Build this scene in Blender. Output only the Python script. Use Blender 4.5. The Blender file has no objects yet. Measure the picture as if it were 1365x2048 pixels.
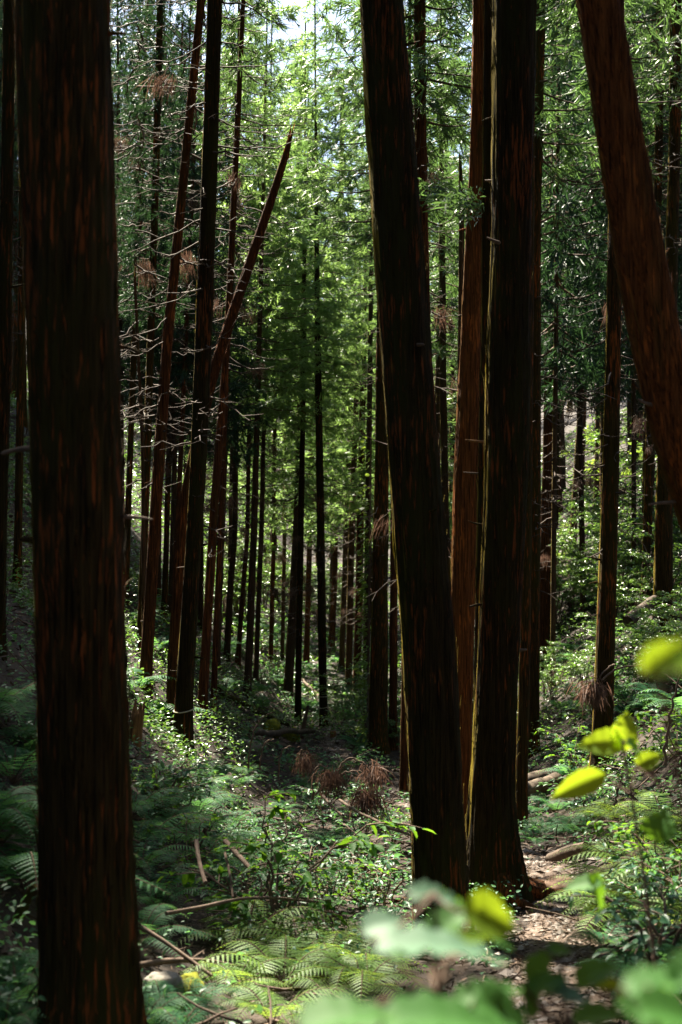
import bpy, math, random, sys
import numpy as np
from mathutils import Vector, Matrix

random.seed(11)
RNG = np.random.default_rng(11)
SC = bpy.context.scene
COL = SC.collection
R = math.radians
TAU = 2 * math.pi

# ------------------------------------------------------------------ noise
_L = np.random.default_rng(5).random((64, 64, 64))
def vnoise(p):
    p = np.asarray(p, float)
    i = np.floor(p).astype(int); f = p - i; f = f * f * (3 - 2 * f)
    i0 = i & 63; i1 = (i + 1) & 63
    def g(a, b, c): return _L[a[..., 0], b[..., 1], c[..., 2]]
    x, y, z = f[..., 0], f[..., 1], f[..., 2]
    c00 = g(i0, i0, i0) * (1 - x) + g(i1, i0, i0) * x
    c10 = g(i0, i1, i0) * (1 - x) + g(i1, i1, i0) * x
    c01 = g(i0, i0, i1) * (1 - x) + g(i1, i0, i1) * x
    c11 = g(i0, i1, i1) * (1 - x) + g(i1, i1, i1) * x
    return (c00 * (1 - y) + c10 * y) * (1 - z) + (c01 * (1 - y) + c11 * y) * z
def fbm(p, oct=3):
    p = np.asarray(p, float); s = 0; a = .5; t = 0
    for k in range(oct):
        s = s + a * vnoise(p * 2 ** k + 17.3 * k); t += a; a *= .5
    return s / t - .5

# ------------------------------------------------------------------ camera numbers
CZ = 1.6
PITCH = R(3.93)
F = 45 / 36 * 2048
FW, FH = 1365, 2048
def ray(px, py):
    a = (px - FW / 2) / F; b = (FH / 2 - py) / F
    c, s = math.cos(PITCH), math.sin(PITCH)
    return np.array([a, c - b * s, s + b * c])
def P(px, py, Y):
    d = ray(px, py)
    return np.array([0, 0, CZ]) + d * (Y / d[1])

# ------------------------------------------------------------------ terrain
_y  = [-30, 0, 5, 9, 15, 20, 25, 32, 40, 60, 90, 130, 300]
_fl = [1.5, 0, -.15, -.55, -1.0, -1.25, -1.3, -1.5, -1.3, .4, 4.5, 12, 60]
_yl = [-30, 0, 5, 9, 15, 20, 33, 40, 60, 90, 300]
_xl = [-2, -1.1, -1.05, -.75, -1.0, -1.1, -1.4, -1.3, -2.2, -3, -4]
_yr = [-30, 0, 5, 9, 12, 16, 22, 27, 32, 40, 60, 90, 300]
_xr = [2, 1.1, 1.05, 1.75, 2.2, 2.5, 2.7, 2.7, 2.2, 1.3, 2.5, 3, 4]
def softplus(t, k=.18):
    return k * np.logaddexp(0, np.asarray(t, float) / k)
def h(x, y, fine=True):
    x = np.asarray(x, float); y = np.asarray(y, float)
    l = softplus(np.interp(y, _yl, _xl) - x); r = softplus(x - np.interp(y, _yr, _xr))
    fl = np.interp(y, _y, _fl)
    l = np.where(l < 9, 1.0 * l, 9 + .45 * (l - 9)); r = np.where(r < 10, .76 * r, 7.6 + .42 * (r - 10))
    z = fl + l + r
    q = np.stack([x, y, 0 * x + 3.1], -1)
    z = z + .5 * fbm(q * .16, 2) * np.clip((y - 10) / 25, 0, 1) + .22 * fbm(q * .7, 2)
    if fine: z = z + .06 * fbm(q * 3.1, 2)
    return z
def ground_hit(px, py, y0=2.5, y1=110):
    d = ray(px, py); d = d / d[1]
    ys = np.linspace(y0, y1, 2600)
    gap = CZ + d[2] * ys - h(d[0] * ys, ys, False)
    k = np.argmax(gap < 0)
    if gap[k] >= 0: return None
    t = ys[k]
    return np.array([d[0] * t, t, float(h(d[0] * t, t))])

# sun direction (to the sun) and open corridor
SUN_EL, SUN_AZ = 56, -26           # azimuth from +Y, minus = to the left
S = np.array([math.sin(R(SUN_AZ)) * math.cos(R(SUN_EL)), math.cos(R(SUN_AZ)) * math.cos(R(SUN_EL)), math.sin(R(SUN_EL))])

# ------------------------------------------------------------------ mesh builder
class MB:
    def __init__(s): s.v = []; s.f = []; s.n = 0
    def add(s, verts, faces, mi=0):
        verts = np.asarray(verts, float).reshape(-1, 3); faces = np.asarray(faces, int)
        s.v.append(verts); s.f.append((faces + s.n, mi)); s.n += len(verts)
    def mesh(s, name, mats, smooth=True):
        me = bpy.data.meshes.new(name)
        V = np.concatenate(s.v); me.vertices.add(len(V)); me.vertices.foreach_set('co', V.ravel())
        loops = np.concatenate([f.ravel() for f, _ in s.f])
        cnt = np.concatenate([np.full(len(f), f.shape[1]) for f, _ in s.f])
        mi = np.concatenate([np.full(len(f), m) for f, m in s.f])
        me.loops.add(len(loops)); me.loops.foreach_set('vertex_index', loops)
        st = np.concatenate([[0], np.cumsum(cnt)[:-1]])
        me.polygons.add(len(cnt)); me.polygons.foreach_set('loop_start', st); me.polygons.foreach_set('loop_total', cnt)
        me.polygons.foreach_set('material_index', mi)
        me.polygons.foreach_set('use_smooth', np.full(len(cnt), bool(smooth)))
        for m in mats: me.materials.append(m)
        me.update(calc_edges=True); me.validate()
        return me

def unit(v):
    v = np.asarray(v, float); return v / (np.linalg.norm(v, axis=-1, keepdims=True) + 1e-9)

def tube(mb, pts, rad, n=6, mi=0, cap=True):
    pts = np.asarray(pts, float); rad = np.broadcast_to(np.asarray(rad, float), (len(pts),))
    t = unit(np.gradient(pts, axis=0)); m = unit(t.mean(0))
    ref = np.array([0, 0, 1.]) if abs(m[2]) < .75 else np.array([1., 0, 0])
    u = unit(np.cross(t, ref)); w = np.cross(t, u)
    a = np.arange(n) / n * TAU
    V = pts[:, None] + rad[:, None, None] * (np.cos(a)[None, :, None] * u[:, None] + np.sin(a)[None, :, None] * w[:, None])
    N = len(pts); i = np.arange(N - 1)[:, None] * n; j = np.arange(n)[None]; k = (j + 1) % n
    q = np.stack([i + j, i + k, i + n + k, i + n + j], -1).reshape(-1, 4)
    mb.add(V, q, mi)
    if cap:
        for ring, flip in ((V[0], True), (V[-1], False)):
            vv = np.vstack([ring, ring.mean(0)]); jj = np.arange(n)
            tri = np.stack([jj, (jj + 1) % n, np.full(n, n)], -1)
            mb.add(vv, tri[:, ::-1] if flip else tri, mi)

def strands(mb, o, d, L, w, mi=0, droop=0., rng=RNG):
    """thin leaf-like slivers: one quad and one tip triangle each"""
    o = np.asarray(o, float); n = len(o); d = unit(d)
    L = np.broadcast_to(L, (n,)).astype(float); w = np.broadcast_to(w, (n,)).astype(float)
    side = unit(np.cross(d, rng.normal(size=(n, 3))))
    mid = o + d * (L * .5)[:, None]; tip = o + d * L[:, None]; tip[:, 2] -= droop * L; mid[:, 2] -= droop * .3 * L
    hw = (side * (w * .5)[:, None])
    V = np.stack([o - hw * .5, o + hw * .5, mid + hw, mid - hw, tip], 1).reshape(-1, 3)
    b = np.arange(n)[:, None] * 5
    mb.add(V, b + np.array([[0, 1, 2, 3]]), mi)
    s_n = mb.n - 5 * n
    mb.f.append((b + np.array([[3, 2, 4]]) + s_n, mi))

def leaves(mb, o, d, nrm, L, w, mi=0, fold=.22, bend=.15):
    """ovate leaves folded on the midrib; o base, d along, nrm up side"""
    o = np.asarray(o, float); n = len(o); d = unit(d); nrm = unit(nrm)
    s = unit(np.cross(d, nrm)); nn = np.cross(s, d)
    L = np.broadcast_to(L, (n,)).astype(float)[:, None]; w = np.broadcast_to(w, (n,)).astype(float)[:, None]
    def at(t, side, lift): return o + d * L * t + s * w * side + nn * (w * fold * abs(side) * 2 - L * bend * lift)
    V = np.stack([at(0, 0, 0), at(.3, 0, .1), at(.68, 0, .5), at(1, 0, 1.1),
                  at(.26, .44, .1), at(.62, .4, .45), at(.26, -.44, .1), at(.62, -.4, .45)], 1).reshape(-1, 3)
    b = np.arange(n)[:, None] * 8
    base = mb.n
    mb.add(V, np.concatenate([b + np.array([[1, 2, 5, 4]]), b + np.array([[2, 1, 6, 7]])]), mi)
    for t in ([0, 1, 4], [1, 0, 6], [2, 3, 5], [3, 2, 7]):
        mb.f.append((b + np.array([t]) + base, mi))

def bez(p0, p1, p2, n):
    t = np.linspace(0, 1, n)[:, None]
    return (1 - t) ** 2 * np.array(p0, float) + 2 * t * (1 - t) * np.array(p1, float) + t * t * np.array(p2, float)

# ------------------------------------------------------------------ materials
def new_mat(name):
    m = bpy.data.materials.new(name); m.use_nodes = True
    nt = m.node_tree; nt.nodes.clear()
    out = nt.nodes.new('ShaderNodeOutputMaterial')
    return m, nt, out
def N(nt, t, **kw):
    n = nt.nodes.new(t)
    for k, v in kw.items():
        if k in n.inputs: n.inputs[k].default_value = v
        else: setattr(n, k, v)
    return n
def ramp(nt, fac, stops):
    r = nt.nodes.new('ShaderNodeValToRGB'); e = r.color_ramp.elements
    while len(e) < len(stops): e.new(.5)
    for i, (p, c) in enumerate(stops):
        e[i].position = p; e[i].color = (*c, 1)
    nt.links.new(fac, r.inputs[0]); return r.outputs[0]
def mix(nt, fac, a, b):
    m = nt.nodes.new('ShaderNodeMix'); m.data_type = 'RGBA'
    for k, v in ((0, fac), (6, a), (7, b)):
        if hasattr(v, 'is_output'): nt.links.new(v, m.inputs[k])
        else: m.inputs[k].default_value = v if k == 0 else (*v, 1)
    return m.outputs[2]

def leaf_mat(name, cols, trans, rough=.42, spec=.5, tw=.4, big=1.2):
    m, nt, out = new_mat(name); L = nt.links.new
    geo = N(nt, 'ShaderNodeNewGeometry'); oi = N(nt, 'ShaderNodeObjectInfo')
    tc = N(nt, 'ShaderNodeTexCoord'); nz = N(nt, 'ShaderNodeTexNoise', Scale=big, Detail=1.0)
    L(tc.outputs['Object'], nz.inputs['Vector'])
    ad = N(nt, 'ShaderNodeMath', operation='MULTIPLY_ADD'); L(geo.outputs['Random Per Island'], ad.inputs[0]); ad.inputs[1].default_value = .55
    a2 = N(nt, 'ShaderNodeMath', operation='MULTIPLY_ADD'); L(nz.outputs[0], a2.inputs[0]); a2.inputs[1].default_value = .6; a2.inputs[2].default_value = -.2
    L(a2.outputs[0], ad.inputs[2])
    a3 = N(nt, 'ShaderNodeMath', operation='MULTIPLY_ADD'); L(oi.outputs['Random'], a3.inputs[0]); a3.inputs[1].default_value = .25; L(ad.outputs[0], a3.inputs[2])
    c = ramp(nt, a3.outputs[0], [(0, cols[0]), (.55, cols[1]), (1, cols[2])])
    p = N(nt, 'ShaderNodeBsdfPrincipled', Roughness=rough); p.inputs['Specular IOR Level'].default_value = spec
    L(c, p.inputs['Base Color'])
    t = N(nt, 'ShaderNodeBsdfTranslucent'); tcx = mix(nt, .5, c, trans); L(tcx, t.inputs['Color'])
    mx = N(nt, 'ShaderNodeMixShader'); mx.inputs[0].default_value = tw
    L(p.outputs[0], mx.inputs[1]); L(t.outputs[0], mx.inputs[2]); L(mx.outputs[0], out.inputs[0])
    return m

def bark_mat(name, dark, red, moss, moss_rim_amt, amt=0.):
    m, nt, out = new_mat(name); L = nt.links.new
    tc = N(nt, 'ShaderNodeTexCoord')
    def mp(sx, sz):
        k = N(nt, 'ShaderNodeMapping'); k.inputs['Scale'].default_value = (sx, sx, sz); L(tc.outputs['Object'], k.inputs['Vector']); return k.outputs[0]
    f1 = N(nt, 'ShaderNodeTexNoise', Scale=1.0, Detail=5.0, Roughness=.6); L(mp(80, 2.6), f1.inputs['Vector'])
    f2 = N(nt, 'ShaderNodeTexNoise', Scale=1.0, Detail=3.0, Roughness=.55); L(mp(52, 5.0), f2.inputs['Vector'])
    f3 = N(nt, 'ShaderNodeTexNoise', Scale=1.0, Detail=4.0, Roughness=.6); L(mp(3.2, .8), f3.inputs['Vector'])
    f4 = N(nt, 'ShaderNodeTexNoise', Scale=1.0, Detail=2.0); L(mp(170, 7), f4.inputs['Vector'])
    fib = ramp(nt, f1.outputs[0], [(.34, tuple(.2 * x for x in dark)), (.5, dark), (.68, tuple(1.7 * x for x in dark))])
    f5 = N(nt, 'ShaderNodeTexNoise', Scale=1.0, Detail=2.0); L(mp(4, 1.1), f5.inputs['Vector'])
    sa = N(nt, 'ShaderNodeMath', operation='MULTIPLY_ADD'); L(f5.outputs[0], sa.inputs[0]); sa.inputs[1].default_value = .55; L(f2.outputs[0], sa.inputs[2])
    st = ramp(nt, sa.outputs[0], [(.82 - amt, (0, 0, 0)), (.95 - amt, (1, 1, 1))])
    c = mix(nt, st, fib, red)
    ms = ramp(nt, f3.outputs[0], [(.62 - moss_rim_amt * .35, (0, 0, 0)), (.72 - moss_rim_amt * .3, (1, 1, 1))])
    mg = N(nt, 'ShaderNodeMath', operation='MULTIPLY'); L(ms, mg.inputs[0])
    inv = ramp(nt, f2.outputs[0], [(.5, (.85, .85, .85)), (.66, (.05, .05, .05))]); L(inv, mg.inputs[1])
    c = mix(nt, mg.outputs[0], c, moss)
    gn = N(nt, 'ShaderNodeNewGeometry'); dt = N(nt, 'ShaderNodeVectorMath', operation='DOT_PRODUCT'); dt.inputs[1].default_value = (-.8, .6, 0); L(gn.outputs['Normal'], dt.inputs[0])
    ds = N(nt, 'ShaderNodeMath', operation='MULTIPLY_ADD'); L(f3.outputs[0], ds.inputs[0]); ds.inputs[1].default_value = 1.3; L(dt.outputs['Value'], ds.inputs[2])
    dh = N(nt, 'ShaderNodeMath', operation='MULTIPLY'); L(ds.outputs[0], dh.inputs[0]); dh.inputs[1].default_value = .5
    side = ramp(nt, dh.outputs[0], [(.575, (0, 0, 0)), (.70, (1, 1, 1))])            # mossy trunk edge, with the sun's yellow rim light painted in
    sg = N(nt, 'ShaderNodeMath', operation='MULTIPLY'); L(side, sg.inputs[0]); sg.inputs[1].default_value = moss_rim_amt * 1.6; sg.use_clamp = True
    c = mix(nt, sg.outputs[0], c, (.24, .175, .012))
    p = N(nt, 'ShaderNodeBsdfPrincipled', Roughness=.9); p.inputs['Specular IOR Level'].default_value = .1
    L(c, p.inputs['Base Color'])
    hh = N(nt, 'ShaderNodeMath', operation='MULTIPLY_ADD'); L(f1.outputs[0], hh.inputs[0]); hh.inputs[1].default_value = 1.0
    h2 = N(nt, 'ShaderNodeMath', operation='MULTIPLY'); L(f4.outputs[0], h2.inputs[0]); h2.inputs[1].default_value = .45; L(h2.outputs[0], hh.inputs[2])
    b = N(nt, 'ShaderNodeBump', Strength=.9, Distance=.02); L(hh.outputs[0], b.inputs['Height']); L(b.outputs[0], p.inputs['Normal'])
    L(p.outputs[0], out.inputs[0]); return m

def plain_mat(name, c0, c1, scale=8., rough=.85, bump=.5, stretch=(1, 1, 1), spec=.25, dist=.02, c2=None):
    m, nt, out = new_mat(name); L = nt.links.new
    tc = N(nt, 'ShaderNodeTexCoord'); mp = N(nt, 'ShaderNodeMapping'); mp.inputs['Scale'].default_value = stretch
    L(tc.outputs['Object'], mp.inputs['Vector'])
    nz = N(nt, 'ShaderNodeTexNoise', Scale=scale, Detail=6.0, Roughness=.65); L(mp.outputs[0], nz.inputs['Vector'])
    stops = [(.3, c0), (.7, c1)] if c2 is None else [(.3, c0), (.52, c1), (.66, c2)]
    c = ramp(nt, nz.outputs[0], stops)
    geo = N(nt, 'ShaderNodeNewGeometry')
    vr = ramp(nt, geo.outputs['Random Per Island'], [(0, (.6, .6, .6)), (1, (1.25, 1.25, 1.25))])
    mm = N(nt, 'ShaderNodeMix'); mm.data_type = 'RGBA'; mm.blend_type = 'MULTIPLY'; mm.inputs[0].default_value = 1
    L(c, mm.inputs[6]); L(vr, mm.inputs[7])
    p = N(nt, 'ShaderNodeBsdfPrincipled', Roughness=rough); p.inputs['Specular IOR Level'].default_value = spec
    L(mm.outputs[2], p.inputs['Base Color'])
    if bump:
        b = N(nt, 'ShaderNodeBump', Strength=bump, Distance=dist); L(nz.outputs[0], b.inputs['Height']); L(b.outputs[0], p.inputs['Normal'])
    L(p.outputs[0], out.inputs[0]); return m

M = {}
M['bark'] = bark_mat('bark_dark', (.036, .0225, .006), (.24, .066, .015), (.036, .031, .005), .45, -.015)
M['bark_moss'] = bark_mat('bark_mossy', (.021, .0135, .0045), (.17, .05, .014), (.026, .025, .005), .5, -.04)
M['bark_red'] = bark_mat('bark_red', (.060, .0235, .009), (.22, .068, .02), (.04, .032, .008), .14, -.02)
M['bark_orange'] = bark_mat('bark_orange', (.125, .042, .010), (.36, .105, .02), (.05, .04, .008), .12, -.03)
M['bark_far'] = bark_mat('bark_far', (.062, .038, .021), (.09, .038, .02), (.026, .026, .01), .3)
M['dead_wood'] = plain_mat('dead_wood', (.06, .038, .026), (.19, .135, .10), 14, bump=0)
M['dead_limb'] = plain_mat('dead_limb', (.03, .021, .015), (.11, .08, .062), 10, bump=0)
M['branch_wood'] = plain_mat('branch_wood', (.05, .03, .02), (.12, .075, .05), 10, bump=0)
M['log'] = plain_mat('fallen_log_bark', (.022, .015, .010), (.13, .092, .064), 9, stretch=(1, 1, 1), bump=.6)
M['rot'] = plain_mat('rotten_wood', (.06, .025, .009), (.25, .13, .045), 12, stretch=(2.5, 2.5, .35), bump=.8)
M['moss'] = plain_mat('moss', (.04, .035, .01), (.13, .14, .02), 10, bump=1.0, rough=1, c2=(.27, .24, .02), spec=.05)
M['log_moss'] = plain_mat('mossy_bark', (.02, .014, .007), (.045, .036, .010), 7, bump=.8, rough=1, c2=(.075, .075, .014), spec=.05)
M['rock'] = plain_mat('rock', (.05, .045, .04), (.22, .2, .17), 6, bump=.9, c2=(.16, .15, .09))
M['rock_brown'] = plain_mat('brown_rock', (.03, .018, .012), (.12, .07, .045), 6, bump=.9, c2=(.2, .13, .09))
M['pebble'] = plain_mat('pebble', (.12, .10, .09), (.34, .30, .27), 3, bump=0)
M['litter'] = plain_mat('dry_litter', (.035, .021, .014), (.135, .09, .062), 3, bump=0, rough=.8)
M['rope'] = plain_mat('rope', (.35, .3, .2), (.5, .45, .33), 20, bump=0)
M['soil'] = plain_mat('forest_soil', (.010, .006, .004), (.035, .022, .015), 2.3, bump=1.0, dist=.06, c2=(.06, .04, .029))
M['path'] = plain_mat('path_earth', (.022, .014, .010), (.075, .05, .036), 7.5, bump=1.0, dist=.05, c2=(.17, .13, .105))
M['brown_needles'] = leaf_mat('brown_needles', [(.04, .023, .017), (.10, .060, .045), (.21, .14, .11)], (.22, .12, .08), .7, .2, .3)
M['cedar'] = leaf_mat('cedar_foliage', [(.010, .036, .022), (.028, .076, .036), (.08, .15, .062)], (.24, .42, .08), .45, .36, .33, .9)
M['cedar_dark'] = leaf_mat('shaded_cedar_foliage', [(.006, .022, .016), (.014, .042, .027), (.042, .088, .045)], (.11, .25, .06), .5, .25, .17, .9)  # darker copy of the cedar green; shade of backlit crowns put into the colour
M['cedar_light'] = leaf_mat('young_sunlit_cedar_foliage', [(.035, .095, .045), (.09, .19, .07), (.24, .34, .15)], (.44, .66, .13), .42, .45, .46, .9)  # young cedar green, lightened so the colour carries sun on the canopy
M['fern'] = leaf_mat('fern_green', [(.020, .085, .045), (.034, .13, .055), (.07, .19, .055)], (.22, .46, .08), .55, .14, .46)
M['fern_sun'] = leaf_mat('fern_sun_tint', [(.06, .13, .035), (.10, .19, .04), (.17, .26, .06)], (.50, .66, .06), .5, .2, .5)  # yellower copy of the fern green with sunlight put into the colour
M['shrub'] = leaf_mat('shrub_leaf', [(.025, .07, .02), (.05, .12, .03), (.10, .19, .04)], (.26, .46, .05), .3, .6, .4)
M['herb'] = leaf_mat('herb_leaf', [(.025, .085, .048), (.04, .12, .06), (.075, .17, .06)], (.2, .45, .08), .45, .3, .4)
M['broad'] = leaf_mat('broad_leaf', [(.018, .075, .012), (.032, .11, .018), (.055, .15, .02)], (.32, .60, .02), .6, .16, .42)
M['pale_leaf'] = leaf_mat('pale_sheen_leaf', [(.04, .105, .055), (.06, .13, .075), (.075, .15, .08)], (.25, .5, .06), .6, .25, .3)  # paler leaf green; the sky's reflection is painted into the colour
M['yellow_leaf'] = leaf_mat('yellow_green_leaf', [(.08, .16, .02), (.12, .22, .02), (.2, .28, .02)], (.62, .80, .02), .75, .1, .72)
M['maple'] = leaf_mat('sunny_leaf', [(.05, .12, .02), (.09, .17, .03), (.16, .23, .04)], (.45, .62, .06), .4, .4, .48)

# ------------------------------------------------------------------ object helpers
def link(name, me, parent=None, loc=(0, 0, 0), rz=0, sc=1):
    o = bpy.data.objects.new(name, me); COL.objects.link(o)
    o.location = tuple(float(v) for v in loc); o.rotation_euler = (0, 0, rz)
    o.scale = (sc, sc, sc) if np.isscalar(sc) else sc
    if parent: o.parent = parent
    return o
def tag(o, label, cat, group=None, kind=None):
    if label: o['label'] = label
    if cat: o['category'] = cat
    if group: o['group'] = group
    if kind: o['kind'] = kind
    return o
def thing(name, label, cat, loc=(0, 0, 0), rz=0, group=None, sc=1):
    return tag(link(name, None, None, loc, rz, sc), label, cat, group)
def copy_tree(root, loc, rz, sc=1, label=None, group=None):
    r = root.copy(); COL.objects.link(r); r.location = tuple(float(v) for v in loc); r.rotation_euler = (0, 0, rz)
    r.scale = (sc, sc, sc) if np.isscalar(sc) else sc
    if label: r['label'] = label
    if group: r['group'] = group
    for ch in list(root.children):
        c = ch.copy(); COL.objects.link(c); c.parent = r
        for g in list(ch.children):
            d = g.copy(); COL.objects.link(d); d.parent = c
    return r

# ------------------------------------------------------------------ ground
def spaced(a, b, c, n, k):
    t = np.linspace(-1, 1, n); s = np.sinh(k * t) / math.sinh(k)
    return c + np.where(s < 0, s * (c - a), s * (b - c))
gx = spaced(-170, 170, .3, 330, 5.6); gy = spaced(-40, 320, 7.5, 400, 4.6)
X, Y = np.meshgrid(gx, gy); Z = h(X, Y)
mb = MB(); nx, ny = len(gx), len(gy)
ii = (np.arange(ny - 1)[:, None] * nx + np.arange(nx - 1)[None]).ravel()
mb.add(np.stack([X, Y, Z], -1), np.stack([ii, ii + 1, ii + nx + 1, ii + nx], -1))
o = link('ground', mb.mesh('ground', [M['soil']])); o['kind'] = 'structure'

PATH = np.array([(.25, -6), (.3, 0), (.55, 3), (.9, 5.7), (1.28, 7.5), (1.62, 9.6), (1.7, 11), (1.5, 13), (1.0, 16), (.35, 20), (-.1, 25), (-.3, 31)])
_py = np.linspace(-6, 31, 520); _px = np.interp(_py, PATH[:, 1], PATH[:, 0])
for _ in range(30): _px[1:-1] = (_px[:-2] + _px[1:-1] + _px[2:]) / 3
_pw = np.interp(_py, [0, 6, 8, 10, 13, 20, 25, 31], [.28, .25, .22, .2, .17, .18, .3, .08]) + .10 * fbm(np.stack([_py * 1.2, 0 * _py, 0 * _py + 9], -1), 2)
def path_dist(x, y):
    return np.abs(x - np.interp(y, _py, _px)) / np.interp(y, _py, _pw)
u = np.linspace(-1.25, 1.25, 15)
pxx = _px[:, None] + u[None] * _pw[:, None] * (1 + .25 * fbm(np.stack([_py[:, None] * 3 + 0 * u, u[None] * 2 + 0 * _py[:, None], 0 * _py[:, None] + 0 * u + 4], -1), 2))
pyy = np.repeat(_py[:, None], 15, 1)
pz = h(pxx, pyy) + .03 - .09 * np.clip(np.abs(u) - .75, 0, 1)[None] * 1.6 + .02 * fbm(np.stack([pxx * 6, pyy * 6, 0 * pxx], -1), 2)
mb = MB(); ii = (np.arange(519)[:, None] * 15 + np.arange(14)[None]).ravel()
mb.add(np.stack([pxx, pyy, pz], -1), np.stack([ii, ii + 1, ii + 16, ii + 15], -1))
o = link('path', mb.mesh('path', [M['path']])); o['kind'] = 'structure'

# ------------------------------------------------------------------ trunks
def trunk_mesh(name, pts, rad, mat, nseg=20, step=.2, flare=.5, seed=0, jag=0, lobes=None, rough=1.0, strips=0, zmax=9):
    """pts from the ground up (local), rad at those points"""
    pts = np.asarray(pts, float); rad = np.asarray(rad, float)
    L = np.concatenate([[0], np.cumsum(np.linalg.norm(np.diff(pts, axis=0), axis=1))])
    n = max(6, int(L[-1] / step)); s = np.linspace(0, L[-1], n)
    if flare: s = np.unique(np.concatenate([s, np.linspace(0, min(1.2, L[-1]), 14)]))
    n = len(s)
    c = np.stack([np.interp(s, L, pts[:, k]) for k in range(3)], -1); r = np.interp(s, L, rad)
    for _ in range(max(2, int(.5 / step))):                               # soften the corners
        c[1:-1] = (c[:-2] + 2 * c[1:-1] + c[2:]) / 4; r[1:-1] = (r[:-2] + 2 * r[1:-1] + r[2:]) / 4
    a = np.arange(nseg) / nseg * TAU
    A = a[None] + 0 * s[:, None]; Sx = s[:, None] + 0 * A
    q = np.stack([np.cos(A) * 1.3 + seed, np.sin(A) * 1.3, Sx * .35], -1)
    f = np.stack([np.cos(A) * 6 + seed, np.sin(A) * 6, Sx * 1.1], -1); f2 = np.stack([np.cos(A) * 13 + seed, np.sin(A) * 13, Sx * 4.5], -1)
    rr = r[:, None] * (1 + rough * (.16 * fbm(q, 2) + .17 * fbm(f, 2) + .10 * fbm(f2, 2)))
    z = np.maximum(s - .3, 0)
    e = np.exp(-z / .22)[:, None]
    lob = 1 + .55 * np.maximum(0, fbm(np.stack([np.cos(A) * 1.6 + seed * 3, np.sin(A) * 1.6, 0 * A], -1), 1) * 3)
    rr = rr * (1 + flare * e * lob)
    if lobes:
        for la, lw, lh, amt in lobes:
            dd = (A - la + math.pi) % TAU - math.pi
            rr = rr + r[:, None] * amt * np.exp(-(dd / lw) ** 2) * np.exp(-z[:, None] / lh)
    V = np.stack([c[:, 0, None] + rr * np.cos(A), c[:, 1, None] + rr * np.sin(A), c[:, 2, None] + 0 * A], -1)
    if jag:
        tg = unit(pts[-1] - pts[-2]); rg = np.random.default_rng(seed + 77)
        up = (rg.random(nseg) ** 2) * jag * (1 + np.cos(a - rg.random() * TAU)) * .6
        for k in range(1, 4):
            V[-k] += (up * (1 - (k - 1) / 3))[:, None] * tg / max(tg[2], .3)
        V[-1, :, :2] = c[-1, :2] + (V[-1, :, :2] - c[-1, :2]) * .8
    mb = MB(); i = np.arange(n - 1)[:, None] * nseg; j = np.arange(nseg)[None]; k = (j + 1) % nseg
    mb.add(V, np.stack([i + j, i + k, i + nseg + k, i + nseg + j], -1).reshape(-1, 4))
    jj = np.arange(nseg)
    mid = V[-1].mean(0); mid[2] = V[-1, :, 2].min() - (.25 * jag if jag else 0)
    mb.add(np.vstack([V[-1], mid]), np.stack([jj, (jj + 1) % nseg, np.full(nseg, nseg)], -1))
    if strips:
        rg = np.random.default_rng(seed + 31); m = strips; zi = rg.uniform(.2, min(s[-1] * .95, zmax), m); ai = rg.uniform(0, TAU, m)
        ri = np.searchsorted(s, zi).clip(1, n - 2); ci = (ai / TAU * nseg).astype(int) % nseg
        Ls_, wd, of = rg.uniform(.05, .28, m), rg.uniform(.004, .012, m), rg.uniform(.003, .012, m) * (1 + 1.6 * (rg.random(m) < .12))
        base = V[ri, ci]; radial = base - c[ri]; radial[:, 2] = 0; radial = unit(radial); tang = np.stack([-radial[:, 1], radial[:, 0], 0 * radial[:, 0]], -1)
        up = unit(c[np.minimum(ri + 1, n - 1)] - c[ri - 1]); tl = rg.normal(size=m) * .04
        rows = []
        for t_, q_ in ((0, -.4), (.35, .25), (.7, .6), (1., 1.5)):
            p_ = base + up * (Ls_ * (t_ - .5))[:, None] + tang * (tl * Ls_ * t_)[:, None] + radial * (of * q_)[:, None]; wq = wd * (.5 if t_ in (0, 1.) else 1)
            rows += [p_ - tang * wq[:, None] * .5, p_ + tang * wq[:, None] * .5]
        W = np.stack(rows, 1); b_ = np.arange(m)[:, None] * 8
        mb.add(W, np.concatenate([b_ + np.array([[2 * k_, 2 * k_ + 1, 2 * k_ + 3, 2 * k_ + 2]]) for k_ in range(3)]))
    return mb.mesh(name, [mat])

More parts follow.
